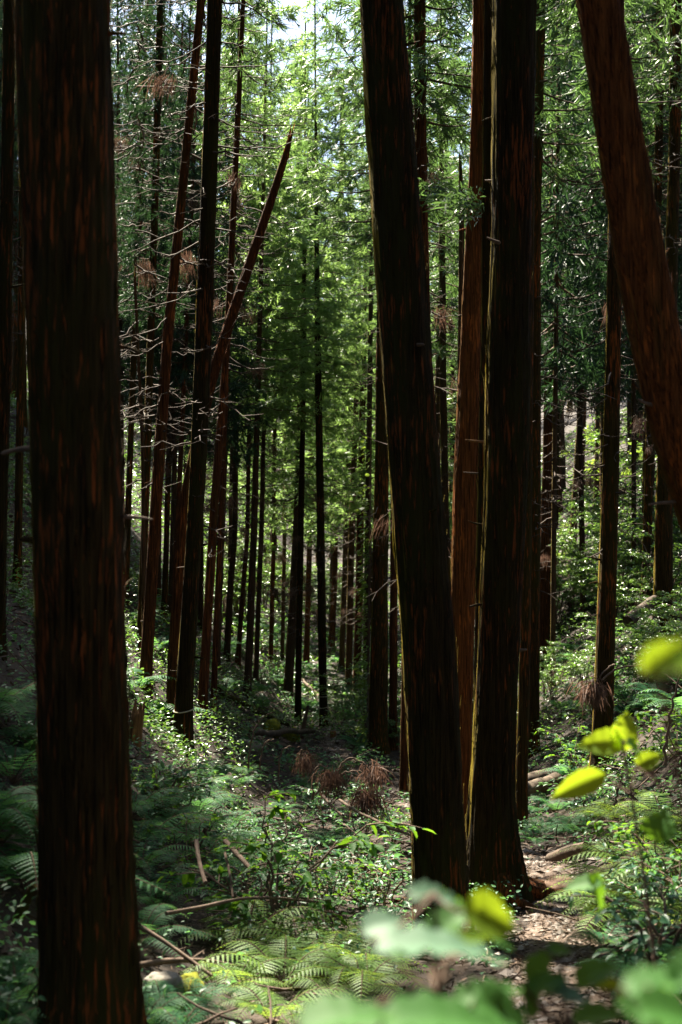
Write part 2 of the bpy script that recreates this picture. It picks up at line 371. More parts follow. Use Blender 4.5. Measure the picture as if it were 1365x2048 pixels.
# ------------------------------------------------------------------ crowns
def crown_mesh(name, seed, H, Rr, nb, mat, ntw=13, nst=16, sw=.022, sl=.28, bottom=.75, lift=.3):
    rg = np.random.default_rng(seed); mb = MB()
    for i in range(nb):
        uu = (i + rg.random()) / nb; uu = uu ** 1.15; z = H * uu
        prof = (bottom + (1 - bottom) * min(1, uu / .2)) * (1 - uu) ** .75 + .06
        Lb = Rr * prof * rg.uniform(.55, 1.15); az = i * 2.399 + rg.uniform(-.4, .4)
        out = np.array([math.cos(az), math.sin(az), 0.])
        p0 = np.array([0, 0, z]); p1 = p0 + out * Lb * .55 + np.array([0, 0, -Lb * rg.uniform(.05, .35) * (1 - uu)])
        p2 = p0 + out * Lb + np.array([0, 0, Lb * rg.uniform(-.25, lift)])
        c = bez(p0, p1, p2, 8); tube(mb, c, np.linspace(.022 * (1 - .5 * uu), .005, 8), 4, 1, False)
        nt_ = max(4, int(ntw * Lb / Rr * 1.2 + 2))
        ts = rg.uniform(.22, 1, nt_); ts[-2:] = 1
        B = np.stack([np.interp(ts, np.linspace(0, 1, 8), c[:, k]) for k in range(3)], -1)
        sd = np.where(rg.random(nt_) < .5, -1, 1) * rg.uniform(.2, 1.3, nt_)
        D = np.stack([np.cos(az + sd), np.sin(az + sd), rg.uniform(-.7, .35, nt_)], -1)
        TL = rg.uniform(.18, .48, nt_) * (1 - .35 * uu)
        tt = rg.random((nt_, nst)) ** .8
        O = B[:, None] + D[:, None] * (TL[:, None] * tt)[..., None]
        O[..., 2] -= (tt * .12) * TL[:, None]
        SD = D[:, None] * .8 + rg.normal(size=(nt_, nst, 3)) * .55; SD[..., 2] -= .4
        strands(mb, O.reshape(-1, 3), SD.reshape(-1, 3), rg.uniform(.5, 1.2, nt_ * nst) * sl, rg.uniform(.6, 1.3, nt_ * nst) * sw, 0, -.12, rg)
    return mb.mesh(name, [mat, M['branch_wood']])

def dead_limb_mesh(name, seed, z0, z1, n, Lm=1.5, rr=.016, tuft=.15, _=0):
    rg = np.random.default_rng(seed); mb = MB(); tf = MB()
    for i in range(n):
        z = rg.uniform(z0, z1); az = rg.uniform(0, TAU); Lb = Lm * rg.uniform(.25, 1.1) * (.55 + .45 * (z - z0) / (z1 - z0))
        out = np.array([math.cos(az), math.sin(az), 0.]); sd = np.array([-out[1], out[0], 0.])
        p0 = np.array([0, 0, z]); sag = rg.uniform(.0, .5)
        p1 = p0 + out * Lb * .5 + np.array([0, 0, -Lb * sag]) + sd * rg.normal() * .15 * Lb
        p2 = p0 + out * Lb + np.array([0, 0, Lb * rg.uniform(-.55, .25)]) + sd * rg.normal() * .2 * Lb
        c = bez(p0, p1, p2, 7); c[1:] += rg.normal(size=(6, 3)) * .018
        tube(mb, c, np.linspace(rr * rg.uniform(.6, 1.2), .004, 7), 4, 0, False)
        for k in range(rg.integers(1, 5)):
            b = c[rg.integers(2, 6)]; d = out * rg.uniform(.1, .8) + sd * rg.choice([-1, 1]) * rg.uniform(.4, 1) + np.array([0, 0, rg.uniform(-.5, .3)])
            l = rg.uniform(.15, .5) * Lb
            tube(mb, bez(b, b + d * l * .5, b + d * l + np.array([0, 0, rg.uniform(-.1, .2) * l]), 4), np.linspace(.007, .003, 4), 3, 0, False)
        if rg.random() < tuft or i == 0:
            b = c[-1]; m = int(rg.uniform(40, 150)); ws = rg.uniform(.5, 1.6)
            q_ = rg.random(m) ** .7 * .4; O = c[-1] - (out * Lb * q_[:, None]) + rg.normal(size=(m, 3)) * np.array([.04, .04, .03]) * ws; D = rg.normal(size=(m, 3)) * .28 + np.array([0, 0, -1.]) + out * .35
            strands(tf, O, D, rg.uniform(.10, .30, m) * ws, .007, 0, .1, rg)
    return mb.mesh(name, [M['dead_limb']]), tf.mesh('dry_foliage', [M['brown_needles']])

CROWN = [crown_mesh('crown', 100 + k, 11 + k % 3, 1.75 + .2 * (k % 2), 78, M['cedar']) for k in range(4)]
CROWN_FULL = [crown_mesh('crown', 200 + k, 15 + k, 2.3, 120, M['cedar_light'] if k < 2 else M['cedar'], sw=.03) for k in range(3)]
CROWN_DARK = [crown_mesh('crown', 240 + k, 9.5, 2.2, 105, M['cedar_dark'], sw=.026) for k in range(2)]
DEAD = [dead_limb_mesh('dead_branches', 300 + k, 2.6, 10.5, 58, 1.4, .0125, [.0, .03, .03, .12][k]) for k in range(4)]

DEAD_LOW = [dead_limb_mesh('dead_branches', 340 + k, 2.2, 6.5, 40, 1.4, .012, .05) for k in range(2)]

CED = []     # xy of every tree, to keep the scatter apart
def key_tree(label, poly, base=None, d=None, H=21, mat='bark', nseg=20, step=.2, flare=.35, hc=9.5, crown=None, dead=None, seed=1,
             group=None, lobes=None, snag=False, jag=.5, name='cedar_tree', cs=1.0, cat='tree', rough=1.0, straighten=1.0):
    """poly: (py, px, width) from top to bottom of the visible trunk; base: pixel of its foot, or d: its distance"""
    if base is not None and d is None:
        g = ground_hit(*base); d = g[1]
    if base is not None:
        g = ground_hit(*base); print('BASE', label[:50], 'd', d, 'hit', g, file=sys.stderr)
    pts = []; rad = []
    for (py, px, w) in poly:
        p = P(px, py, d); pts.append(p); rad.append(w * d / F / 2)
    pts = pts[::-1]; rad = rad[::-1]
    lo = pts[0]
    if base is not None: fx = P(base[0], base[1], d)[0]
    else:
        t = (pts[0] - pts[1]); t = t / abs(t[2]) if t[2] else np.array([0, 0, -1.])
        gz = float(h(lo[0], d)); fx = lo[0] + t[0] * max(0, lo[2] - gz)
    gz = float(h(fx, d)); foot = np.array([fx, d, gz])
    pts = [p for p in pts if p[2] > gz + .35]; rad = rad[len(rad) - len(pts):]
    allp = [foot + np.array([0, 0, -.3]), foot] + pts; allr = [rad[0] * 1.05, rad[0] * 1.03] + rad
    if not snag:
        top = pts[-1]; t = (pts[-1] - pts[-2]); t = t / t[2]; z = top[2]; p = top.copy(); r0 = rad[-1]; zt = gz + H
        while z < zt:
            z += 1.0; t = t * np.array([.93 * straighten, 1, 1]) if True else t
            p = p + np.array([t[0], 0, 1.0]); allp.append(p.copy()); allr.append(max(.02, r0 * (1 - (z - top[2]) / (zt - top[2] + .5))))
    allp = np.array(allp) - foot
    root = thing(name, label, cat, foot, 0, group)
    tm = trunk_mesh('trunk', allp, allr, M[mat], nseg, step, flare, seed, jag if snag else 0, lobes, rough, {0: 0, 1: 700, 2: 1500}[(nseg >= 28) + (nseg >= 48)], 1.8 + .5 * d - gz)
    tk = link('trunk', tm, root)
    CED.append((foot[0], foot[1]))
    def axis(z): return np.array([np.interp(z, allp[:, 2], allp[:, 0]), 0, z])
    if crown is not None:
        lc = axis(hc); hcm = max(v.co.z for v in crown.vertices); sz = max(.4, (H - hc + .6) / hcm)
        link('crown', crown, root, lc, seed * 1.7, (cs, cs, sz))
    if nseg >= 28 and not snag:
        rg = np.random.default_rng(seed + 5); top_z = (1.6 - gz) + .46 * d
        for q in range(rg.integers(3, 7)):
            z = rg.uniform(.8, max(1.5, top_z)); az = rg.choice([rg.uniform(-.5, .6), math.pi + rg.uniform(-.5, .6), rg.uniform(-math.pi, 0)])
            r_ = np.interp(z, allp[:, 2], allr); c_ = np.array([np.interp(z, allp[:, 2], allp[:, k]) for k in range(3)])
            o_ = np.array([math.cos(az), math.sin(az), .0]); ln = rg.uniform(.03, .14) * (1 + (rg.random() < .2)); sm = MB()
            tube(sm, bez(o_ * r_ * .8, o_ * (r_ + ln * .5), o_ * (r_ + ln) + np.array([0, 0, rg.uniform(-.3, .3) * ln]), 5), np.linspace(.016, .006, 5) * rg.uniform(.6, 1.2), 6)
            link('branch_stub', sm.mesh('branch_stub', [M['dead_wood'] if q % 2 else M[mat]]), tk, c_)
    if dead is not None:
        db = link('dead_branches', bend_limbs(dead[0], allp), root); link('dry_foliage', bend_limbs(dead[1], allp), db)
    return root, foot, axis
def bend_limbs(me, allp):
    m2 = me.copy(); n = len(m2.vertices); co = np.empty(n * 3); m2.vertices.foreach_get('co', co); co = co.reshape(-1, 3)
    co[:, 0] += np.interp(co[:, 2], allp[:, 2], allp[:, 0]); m2.vertices.foreach_set('co', co.ravel()); m2.update(); return m2

G_F = 'big foreground cedars'
# --- the nearest trunks
key_tree('thick dark cedar trunk nearest the camera, out of focus with orange bark streaks', [(-60, 124, 190), (0, 125, 190), (500, 140, 190), (1000, 153, 186), (1500, 167, 178), (2000, 180, 175)],
         d=4.6, H=22, mat='bark', nseg=72, step=.07, hc=11, crown=CROWN[0], seed=3)
key_tree('leaning dark cedar just left of the two-stemmed trunk, mossy left edge lit yellow', [(-60, 758, 88), (0, 764, 89), (250, 781, 97), (500, 799, 101), (750, 815, 101), (1000, 832, 102), (1250, 852, 105), (1500, 868, 105), (1750, 879, 104)],
         base=(884, 1858), d=8.0, H=23, mat='bark_moss', nseg=64, step=.08, hc=12, crown=CROWN[1], seed=9, flare=.12)
_, f3, _ax3 = key_tree('broad dark cedar beside the path with a flared mossy root reaching onto it', [(-60, 1030, 88), (0, 1029, 88), (450, 1024, 78), (683, 1018, 85), (1000, 1013, 86), (1366, 995, 80), (1600, 982, 86), (1700, 982, 96)],
         base=(985, 1815), d=9.0, H=24, mat='bark_moss', nseg=72, step=.08, hc=12.5, crown=CROWN[2], seed=21, flare=.14, lobes=[(-.25, .6, .28, .75), (2.6, .8, .2, .2)])
r3 = _
for q, (az, ln, bend, rr_) in enumerate(((-.1, .75, .3, .045), (.75, 1.15, -.35, .05), (2.9, .7, .3, .04), (-1.2, .6, .2, .04))):
    t = np.linspace(0, 1, 14); dx = np.cos(az + bend * t) * (.12 + ln * t); dy = np.sin(az + bend * t) * (.12 + ln * t)
    zz = h(f3[0] + dx, f3[1] + dy) - f3[2] + .03 + .16 * np.exp(-t * 5) - .07 * t ** 3
    rb = MB(); tube(rb, np.stack([dx, dy, zz], -1), rr_ * (1.5 * np.exp(-t * 4) + .75 - .4 * t), 10); link('root', rb.mesh('root', [M['bark_red']]), r3)
key_tree('slim dark cedar stem rising close behind the broad pathside trunk, yellow rim on it', [(-60, 984, 30), (300, 979, 26), (683, 975, 27), (1000, 968, 26), (1366, 962, 28), (1600, 957, 30)],
         base=(957, 1765), d=9.7, H=20, mat='bark_moss', nseg=32, step=.1, hc=12, crown=CROWN[3], cs=.7, seed=31, flare=.1)
key_tree('warm orange-brown cedar seen between the leaning trunk and the broad pathside trunk', [(-60, 966, 38), (0, 965, 38), (300, 958, 36), (683, 943, 40), (1000, 932, 50), (1366, 922, 46), (1600, 917, 50)],
         base=(915, 1672), d=12.8, H=22, mat='bark_orange', nseg=56, step=.1, hc=12, crown=CROWN[0], seed=41, flare=.15)
key_tree('strongly slanting reddish cedar crossing the upper right corner', [(-60, 1183, 84), (0, 1197, 85), (250, 1236, 90), (500, 1278, 96), (683, 1313, 100), (900, 1368, 106), (1150, 1450, 110), (1400, 1545, 116)],
         base=(1612, 1560), d=5.6, H=19, mat='bark_orange', nseg=64, step=.08, hc=11.5, crown=CROWN[1], seed=51, flare=.2)
key_tree('slender dark stem hugging the right edge of the broad pathside trunk', [(300, 1060, 20), (1000, 1054, 22), (1366, 1049, 22), (1500, 1045, 24)],
         base=(1042, 1612), d=14.5, H=18, mat='bark', nseg=24, hc=10.5, crown=CROWN[2], cs=.8, seed=61, flare=.25)
key_tree('black straight cedar trunk standing right of the broad pathside trunk before the lit shrubs', [(-60, 1084, 20), (0, 1083, 20), (435, 1072, 21), (1000, 1071, 22), (1150, 1070, 22)],
         d=21, H=20, mat='bark', nseg=24, hc=10, crown=CROWN[3], dead=DEAD[0], seed=71)
key_tree('dark upright cedar with its foot among ferns on the right bank', [(-60, 1236, 27), (320, 1233, 28), (683, 1227, 30), (1000, 1220, 33), (1366, 1209, 38)],
         base=(1204, 1540), d=15.5, H=20, mat='bark', nseg=36, step=.12, hc=9.5, crown=CROWN[0], dead=DEAD[1], seed=81)
key_tree('dark cedar high on the right bank beside the slanting reddish trunk', [(-60, 1352, 22), (300, 1350, 24), (800, 1335, 28), (1000, 1329, 33), (1200, 1326, 38)],
         base=(1325, 1300), d=22, H=21, mat='bark', nseg=30, hc=9.5, crown=CROWN[1], dead=DEAD[2], seed=91)
key_tree('dark trunk rising out of the bush on the right slope left of the slanting cedar', [(-60, 1310, 17), (300, 1308, 18), (683, 1303, 22), (930, 1298, 24)],
         d=30, H=21, mat='bark_far', hc=9, crown=CROWN[2], dead=DEAD[3], seed=101)
key_tree('thin straight dark stem halfway between the black trunk and the ferny bank cedar', [(300, 1204, 10), (600, 1202, 12), (985, 1194, 12)], d=42, H=20, mat='bark_far', nseg=12, hc=11, crown=CROWN[3], seed=111)
key_tree('thin pale cedar tilted to the right above the lit shrubs', [(200, 1186, 11), (683, 1170, 13), (1050, 1148, 14)], d=38, H=19, mat='bark_far', nseg=12, hc=11, crown=CROWN[0], dead=DEAD[0], seed=121)
key_tree('thin olive stem right of the red splintered snag', [(300, 1120, 9), (700, 1117, 10), (1050, 1112, 11)], d=40, H=19, mat='bark_moss', nseg=12, hc=11, crown=CROWN[1], dead=DEAD[1], seed=131)
key_tree('dark cedar standing behind the red splintered snag', [(-60, 1112, 20), (300, 1112, 21), (683, 1103, 23), (1040, 1096, 24)], d=32, H=20, mat='bark_far', nseg=18, hc=10, crown=CROWN[2], dead=DEAD[2], seed=141)
key_tree('red splintered snag with a broken top on the right slope', [(715, 1098, 16), (900, 1096, 19), (1060, 1092, 24)], d=29, mat='bark_red', nseg=18, snag=True, jag=.7, seed=151, name='dead_snag', cat='snag')
key_tree('grey broken-topped snag left of the orange-brown cedar', [(345, 922, 8), (450, 924, 11), (800, 921, 13), (1200, 912, 15)], d=21, mat='bark_far', nseg=16, snag=True, jag=.7, seed=161, name='dead_snag', cat='snag')
key_tree('brown straight cedar just right of the top of the leaning mossy trunk', [(-60, 840, 24), (0, 840, 24), (300, 841, 24), (600, 848, 25), (1000, 852, 26), (1300, 852, 27)], d=18, H=21, mat='bark_red', nseg=28, hc=9.5, crown=CROWN[3], dead=DEAD[3], seed=171, cs=.8)
key_tree('brown far cedar seen in the gap between the leaning trunk and the orange-brown cedar', [(400, 884, 12), (780, 887, 14), (1130, 893, 16)], d=34, H=20, mat='bark_far', nseg=14, hc=9, crown=CROWN[0], dead=DEAD[0], seed=181)
_, f16, _ = key_tree('dark cedar with leafy ivy climbing its left side', [(300, 772, 24), (900, 764, 28), (1200, 760, 32), (1400, 757, 37)], base=(756, 1482), d=25, H=21, mat='bark', nseg=28, hc=10, crown=CROWN[1], dead=DEAD[1], seed=191)
key_tree('reddish slim stem right of the ivy-clad cedar', [(700, 790, 12), (1300, 787, 16)], base=(786, 1470), d=25.6, H=17, mat='bark_red', nseg=16, hc=10, crown=CROWN[2], cs=.7, seed=201)
key_tree('reddish stem tucked against the lower left edge of the leaning mossy trunk', [(900, 815, 14), (1366, 811, 16)], base=(808, 1540), d=18.5, H=16, mat='bark_red', nseg=16, hc=10, crown=CROWN[3], cs=.7, seed=211)
# --- the valley pair
key_tree('thin cedar, left one of the pair on the valley floor', [(500, 609, 8), (820, 607, 10), (1000, 603, 12), (1300, 598, 13)], base=(596, 1467), d=32, H=17, mat='bark_moss', nseg=18, hc=7.4, crown=CROWN_FULL[0], cs=.7, dead=DEAD_LOW[0], seed=221)
r18, f18, _ = key_tree('right cedar of the valley floor pair, two pale ties round its foot', [(500, 634, 10), (700, 636, 13), (1000, 641, 16), (1300, 645, 16)], base=(648, 1456), d=31, H=18, mat='bark_moss', nseg=18, hc=8.4, crown=CROWN_FULL[1], cs=.75, dead=DEAD_LOW[1], seed=231)
# --- the left stand
r19, f19, ax19 = key_tree('dark mossy cedar with a pale tie round its foot on the left bank', [(-60, 431, 29), (0, 430, 30), (300, 421, 32), (683, 407, 34), (1000, 393, 32), (1366, 370, 34)], base=(366, 1500), d=15, H=21, mat='bark_moss', nseg=40, step=.12, hc=11, crown=CROWN[2], seed=241, cs=.5, dead=DEAD[0])
key_tree('reddish cedar tilting right, left neighbour of the dark mossy tied cedar', [(-60, 407, 17), (0, 403, 17), (300, 373, 18), (683, 335, 21), (1000, 313, 23), (1366, 293, 23)], base=(289, 1470), d=16.5, H=20, mat='bark_red', nseg=28, step=.14, hc=11, crown=CROWN[3], seed=251, cs=.45, dead=DEAD[1])
key_tree('broken-topped dead trunk leaning far right behind the dark mossy tied cedar', [(304, 574, 13), (400, 543, 18), (500, 509, 20), (650, 458, 22), (760, 422, 23), (1000, 370, 23), (1300, 349, 24)], base=(344, 1498), d=16, mat='bark_red', nseg=28, step=.14, snag=True, jag=.45, seed=261, name='dead_snag', cat='snag')
key_tree('red-brown cedar tilting right, just right of the dark mossy tied cedar', [(200, 478, 11), (683, 455, 14), (1000, 430, 17), (1366, 408, 19)], base=(404, 1432), d=19.5, H=18, mat='bark_red', nseg=24, hc=10, crown=CROWN[0], seed=271, cs=.45, dead=DEAD[2])
key_tree('narrow reddish stem close on the right of the red-brown tilting cedar', [(700, 456, 8), (1000, 444, 11), (1300, 431, 12)], base=(427, 1425), d=22, H=16, mat='bark_red', nseg=16, hc=9.5, crown=CROWN[1], seed=281, cs=.4, dead=DEAD[3])
Lc = [('slim dark cedar first right of the reddish stems on the left slope', [(500, 476, 8), (1075, 470, 12), (1200, 460, 13)], (454, 1287), 33),
      ('slim cedar with a slight tilt, second right of the reddish stems', [(500, 505, 6), (1070, 495, 9), (1200, 485, 10)], (476, 1305), 34),
      ('stouter dark cedar on the left slope whose foot stands lowest among ferns', [(500, 524, 9), (1070, 508, 13), (1300, 499, 15)], (494, 1378), 29),
      ('slim dark cedar just behind the lowest-footed one on the left slope', [(500, 536, 7), (1080, 523, 10), (1250, 516, 10)], (512, 1312), 34),
      ('thin dark cedar farther up the left slope above the ferns', [(600, 553, 6), (1110, 547, 9)], (542, 1245), 40),
      ('thinnest dark cedar at the crest of the ferny left slope', [(600, 573, 6), (1100, 569, 8)], (565, 1227), 42),
      ('curved dark cedar leaning right behind the thin valley cedar', [(700, 606, 13), (1080, 594, 17), (1220, 586, 18)], (576, 1334), 37),
      ('dark straight stem just right of the curved leaning cedar', [(700, 628, 8), (1070, 620, 11)], (613, 1268), 46),
      ('mossy cedar in the valley head, left of three close stems', [(700, 706, 9), (1120, 691, 11)], (683, 1310), 44),
      ('mossy cedar in the valley head, middle one of three close stems', [(700, 716, 10), (1100, 703, 13)], (697, 1332), 40),
      ('dark cedar in the valley head, right one of three close stems', [(700, 728, 12), (1100, 720, 15)], (714, 1335), 39),
      ('dark stem left of the ivy-clad cedar in the valley', [(600, 742, 9), (1100, 736, 13)], (732, 1340), 37)]
for k, (lb, pl, bs, dd) in enumerate(Lc):
    key_tree(lb, pl, base=bs, d=dd, H=16 + k % 4, mat=['bark_far', 'bark_red', 'bark_far'][k % 3], nseg=14, hc=[6.2, 9.6, 6.6, 10.2, 4.2, 10.0, 5.6, 10.6, 4.4, 10.0, 5.6, 9.4][k], crown=CROWN_FULL[(k // 2) % 2] if k % 2 == 0 else CROWN[k % 4], cs=.9 if k % 2 == 0 else .5, dead=DEAD_LOW[k % 2], seed=300 + 9 * k)
key_tree('olive-green mossy trunk cut by the left edge of the view', [(-60, 20, 24), (300, 16, 24), (683, 10, 26), (1000, 1, 28), (1366, -8, 28)], d=9.5, H=20, mat='bark_moss', nseg=36, step=.12, hc=12, crown=CROWN[2], cs=.5, seed=411)
key_tree('dark stem half hidden between the left edge trunk and the thick blurred trunk', [(300, 46, 14), (683, 43, 15), (1000, 38, 16)], d=15, H=19, mat='bark', nseg=18, hc=13, crown=CROWN[3], cs=.6, seed=421, dead=DEAD[0])
Ls = [('dark straight cedar with dead branches at the left of the reddish tilting cedar', [(-60, 322, 13), (250, 315, 14), (683, 302, 15), (1000, 292, 15), (1366, 280, 16)], 19.5, 'bark'),
      ('thin dead-looking stem with flaking bark far left of the reddish tilting cedar', [(560, 270, 6), (900, 286, 7), (1140, 288, 9)], 17.5, 'bark_far'),
      ('dark cedar emerging from behind the right edge of the thick blurred trunk', [(300, 285, 11), (840, 263, 12), (1050, 256, 13)], 24, 'bark'),
      ('thin cedar between the reddish tilting cedar and the dark mossy tied one', [(300, 388, 8), (683, 372, 9), (1083, 354, 11)], 25, 'bark_red'),
      ('dark back-row stem left of the reddish tilting cedar foot', [(500, 352, 9), (850, 340, 11), (1160, 331, 12)], 27, 'bark'),
      ('second dark back-row stem between the tilting cedars', [(500, 366, 9), (850, 352, 10), (1160, 343, 11)], 30, 'bark_far'),
      ('thin trunk seen left of the leaning dead trunk, ringed by bare branches', [(250, 475, 8), (500, 466, 9), (1000, 447, 12)], 28, 'bark_far'),
      ('dark distant stem at the far right edge of the forest slope', [(-60, 1322, 16), (300, 1318, 17), (900, 1300, 18)], 26, 'bark')]
for k, (lb, pl, dd, mt) in enumerate(Ls):
    key_tree(lb, pl, d=dd, H=[9.8, 18, 11.0, 11, 12.5, 14, 12, 20][k], mat=mt, nseg=16, hc=[5.2, 0, 5.6, 5.0, 5.4, 6.0, 4.6, 9][k], crown=None if k == 1 else (CROWN_DARK[k % 2] if k < 7 else CROWN[0]), cs=[.32, 1, .38, .38, .38, .4, .4, .75][k], dead=DEAD[k % 4], seed=500 + 7 * k, snag=k == 1)

Ld = [('tall full-crowned cedar under the sky gap, left one of three', 548, 1150, 62, 12, 26), ('tall full-crowned cedar under the sky gap, middle one of three', 600, 1150, 68, 12, 29), ('tall full-crowned cedar under the sky gap, right one of three', 668, 1150, 60, 12, 26),
      ('dark bushy cedar behind the left stand, just past the blurred trunk', 246, 1150, 28, 9, 13), ('dark bushy cedar behind the reddish tilting cedar', 318, 1180, 31, 9, 17), ('dark bushy cedar seen between the two tilting cedars of the left stand', 352, 1200, 26, 8, 11.5),
      ('dark bushy cedar right behind the dark mossy tied cedar', 402, 1230, 34, 10, 18), ('dark bushy cedar filling the gap beside the leaning dead trunk', 462, 1240, 38, 10, 18), ('tall dark bushy cedar far behind the left stand', 290, 1150, 40, 11, 21),
      ('dark bushy cedar behind the broad pathside trunk, right side', 1108, 1150, 26, 9, 20), ('dark bushy cedar between the black trunk and the ferny bank cedar', 1165, 1080, 31, 10, 21), ('dark bushy cedar behind the slanting reddish cedar', 1268, 1010, 28, 9, 20), ('dark bushy cedar at the right border behind the slanting cedar', 1345, 1000, 33, 10, 20)]
for k, (lb, px_, py_, dd, w_, H_) in enumerate(Ld):
    lean = .01 * ((k * 7) % 5 - 2)
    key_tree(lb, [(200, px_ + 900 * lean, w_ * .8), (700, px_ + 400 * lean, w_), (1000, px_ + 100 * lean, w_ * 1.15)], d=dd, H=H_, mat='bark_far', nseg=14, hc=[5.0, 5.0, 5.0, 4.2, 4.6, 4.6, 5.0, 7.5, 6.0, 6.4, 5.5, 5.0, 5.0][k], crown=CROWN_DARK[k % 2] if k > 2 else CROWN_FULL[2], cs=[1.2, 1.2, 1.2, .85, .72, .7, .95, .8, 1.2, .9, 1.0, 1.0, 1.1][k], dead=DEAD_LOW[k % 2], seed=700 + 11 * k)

# ties round two trunks
def tie(root, axis_x, z, r, tilt=.03):
    mb = MB(); a = np.linspace(0, TAU, 40)
    tube(mb, np.stack([axis_x + r * np.cos(a), r * np.sin(a), z + tilt * np.sin(a + .6)], -1), .008, 6, 0, False)
    link('tie', mb.mesh('tie', [M['rope']]), root)
tie(r19, ax19(.5)[0], .5, .118); tie(r18, 0, .5, .118); tie(r18, .0, .75, .116, .01)

# ------------------------------------------------------------------ the forest behind and around
FT = []
for k in range(4):
    rg = np.random.default_rng(900 + k); n = 12
    z = np.linspace(-.3, 21, n); px_ = np.cumsum(rg.normal(size=n)) * .07; py_ = np.cumsum(rg.normal(size=n)) * .05; px_ -= px_[1]; py_ -= py_[1]
    FT.append(trunk_mesh('trunk', np.stack([px_, py_, z], -1), np.linspace(.17, .02, n), M[['bark_far', 'bark', 'bark_moss', 'bark_red'][k]], 12, .5, .3, 900 + k, 0, None, .8))
protos = []
for k in range(10):
    full = k >= 5
    rt = thing('cedar_tree', 'x', 'tree', (0, 0, -500)); link('trunk', FT[k % 4], rt)
    if k >= 8:
        link('crown', CROWN_DARK[k - 8], rt, (0, 0, 5.0 + k - 8), k, (1.1, 1.1, 1.6)); db = link('dead_branches', DEAD_LOW[k - 8][0], rt); link('dry_foliage', DEAD_LOW[k - 8][1], db)
    elif full:
        link('crown', CROWN_FULL[k - 5], rt, (0, 0, 3.2 + (k - 5) * .8), k)
    else:
        link('crown', CROWN[k % 4], rt, (0, 0, 8.6 + (k % 3)), k, (1.0, 1.0, 1.05)); db = link('dead_branches', DEAD[k % 4][0], rt); link('dry_foliage', DEAD[k % 4][1], db)
    protos.append(rt)
# places on the ground that the sun reaches in the photograph
LIT = [ground_hit(*p) for p in ((1060, 1745), (1110, 1880), (1290, 1690), (1240, 1800), (560, 1760), (650, 1900), (520, 1950), (1020, 1890), (660, 1530), (740, 1400), (1330, 1640), (1250, 1740), (1340, 1780), (1210, 1660), (1200, 1100), (1150, 1350))]
LIT = [p for p in LIT if p is not None]
LIT += [f16 + np.array([-.3, 0, 3.]), f16 + np.array([-.3, 0, 5.]), np.array([-1.5, 34, 7.]), np.array([-.5, 40, 8.]), np.array([0, 34, 9.]), np.array([-2.5, 33, 6.]), np.array([-1.5, 42, 9.]), np.array([1, 45, 11.]), np.array([0, 50, 12.]), np.array([-2, 48, 8.]), np.array([2, 42, 8.]), np.array([-3, 45, 13.])]
LIT += [ground_hit(*p) for p in ((560, 1960), (690, 1970), (740, 1900), (480, 1900), (620, 2020), (430, 1590), (520, 1620), (610, 1600), (480, 1560), (560, 1560), (600, 1680), (600, 1450), (690, 1465), (550, 1410), (640, 1500))] + [P(1203, 1487, 2.6), P(1155, 1572, 2.6), P(1335, 1312, 1.0), P(1330, 1965, 1.05), P(1155, 1572, 2.6), P(985, 1838, 1.3), P(690, 2035, 1.1)]
LIT += [np.array([.6, 8, 4.]), np.array([1.0, 9, 6.]), np.array([.95, 11.5, 3.]), np.array([.6, 8, 1.]), np.array([.15, 1.1, 1.3]), np.array([.5, 1.6, 1.25])]
def blocks(x, y, zlo, zhi, rad):
    for p in LIT:
        d = S[:2] / np.linalg.norm(S[:2]); v = np.array([x, y]) - p[:2]; t = v @ d
        if t < 0 or t > 45: continue
        off = abs(v[0] * d[1] - v[1] * d[0]); zz = p[2] + t * S[2] / np.linalg.norm(S[:2])
        if off < rad + .15 and zlo - 1.5 < zz < zhi: return True
    return False
def scatter(n, box, mind, kinds, label, group, keep, smin=.8, smax=1.15):
    cnt = 0
    for _ in range(n * 30):
        if cnt >= n: break
        x = random.uniform(box[0], box[1]); y = random.uniform(box[2], box[3])
        if not keep(x, y): continue
        if any((x - a) ** 2 + (y - b) ** 2 < mind ** 2 for a, b in CED): continue
        z = float(h(x, y)); s = random.uniform(smin, smax)
        k = random.choice(kinds)
        if y < 95 and 'young' not in label and blocks(x, y, z + (3 if k >= 5 else 8) * s, z + 21 * s, 1.7 * s): continue
        CED.append((x, y)); cnt += 1
        copy_tree(protos[k], (x, y, z), random.uniform(0, TAU), (s * random.uniform(.85, 1.1), s * random.uniform(.85, 1.1), s), label, group)
inview = lambda x, y: abs(x) < .285 * y + 3.0
scatter(52, (-22, -2.2, 17, 62), 1.8, [0, 1, 2, 4, 8, 8, 9, 9, 7], 'dark cedar with bare dead lower branches in the dense stand on the left slope', 'cedars of the left slope stand', lambda x, y: x < np.interp(y, _yl, _xl) - 1.2 - .01 * y and inview(x, y) and (x / y < -.085 or y > 45) and not (y > 35 and -5 - .466 * (y - 35) < x))
scatter(38, (2.5, 20, 23, 66), 2.3, [0, 1, 2, 3, 4, 8, 9, 6], 'cedar in the sunlit stand climbing the right slope behind the shrubs', 'cedars of the right slope stand', lambda x, y: inview(x, y) and x / y > .075)
scatter(13, (-5, 4.5, 40, 68), 3.7, [5, 6, 7], 'bright green young cedar with foliage almost to the ground in the sunny valley head', 'young cedars of the valley head', lambda x, y: -.105 < x / y < .075)
scatter(42, (-32, 32, 58, 120), 4.2, [0, 2, 7, 7, 7, 8, 9], 'distant cedar closing the head of the valley far behind', 'distant cedars up the valley', inview, .95, 1.35)
scatter(56, (-20, 20, -16, 16), 2.1, [8, 9, 8, 9, 0], 'tall cedar standing beside the viewpoint, its crown shading the path', 'cedars around the viewpoint', lambda x, y: not (abs(x) < .3 * y + .9 and y > 0) and math.hypot(x, y) > 2.4)
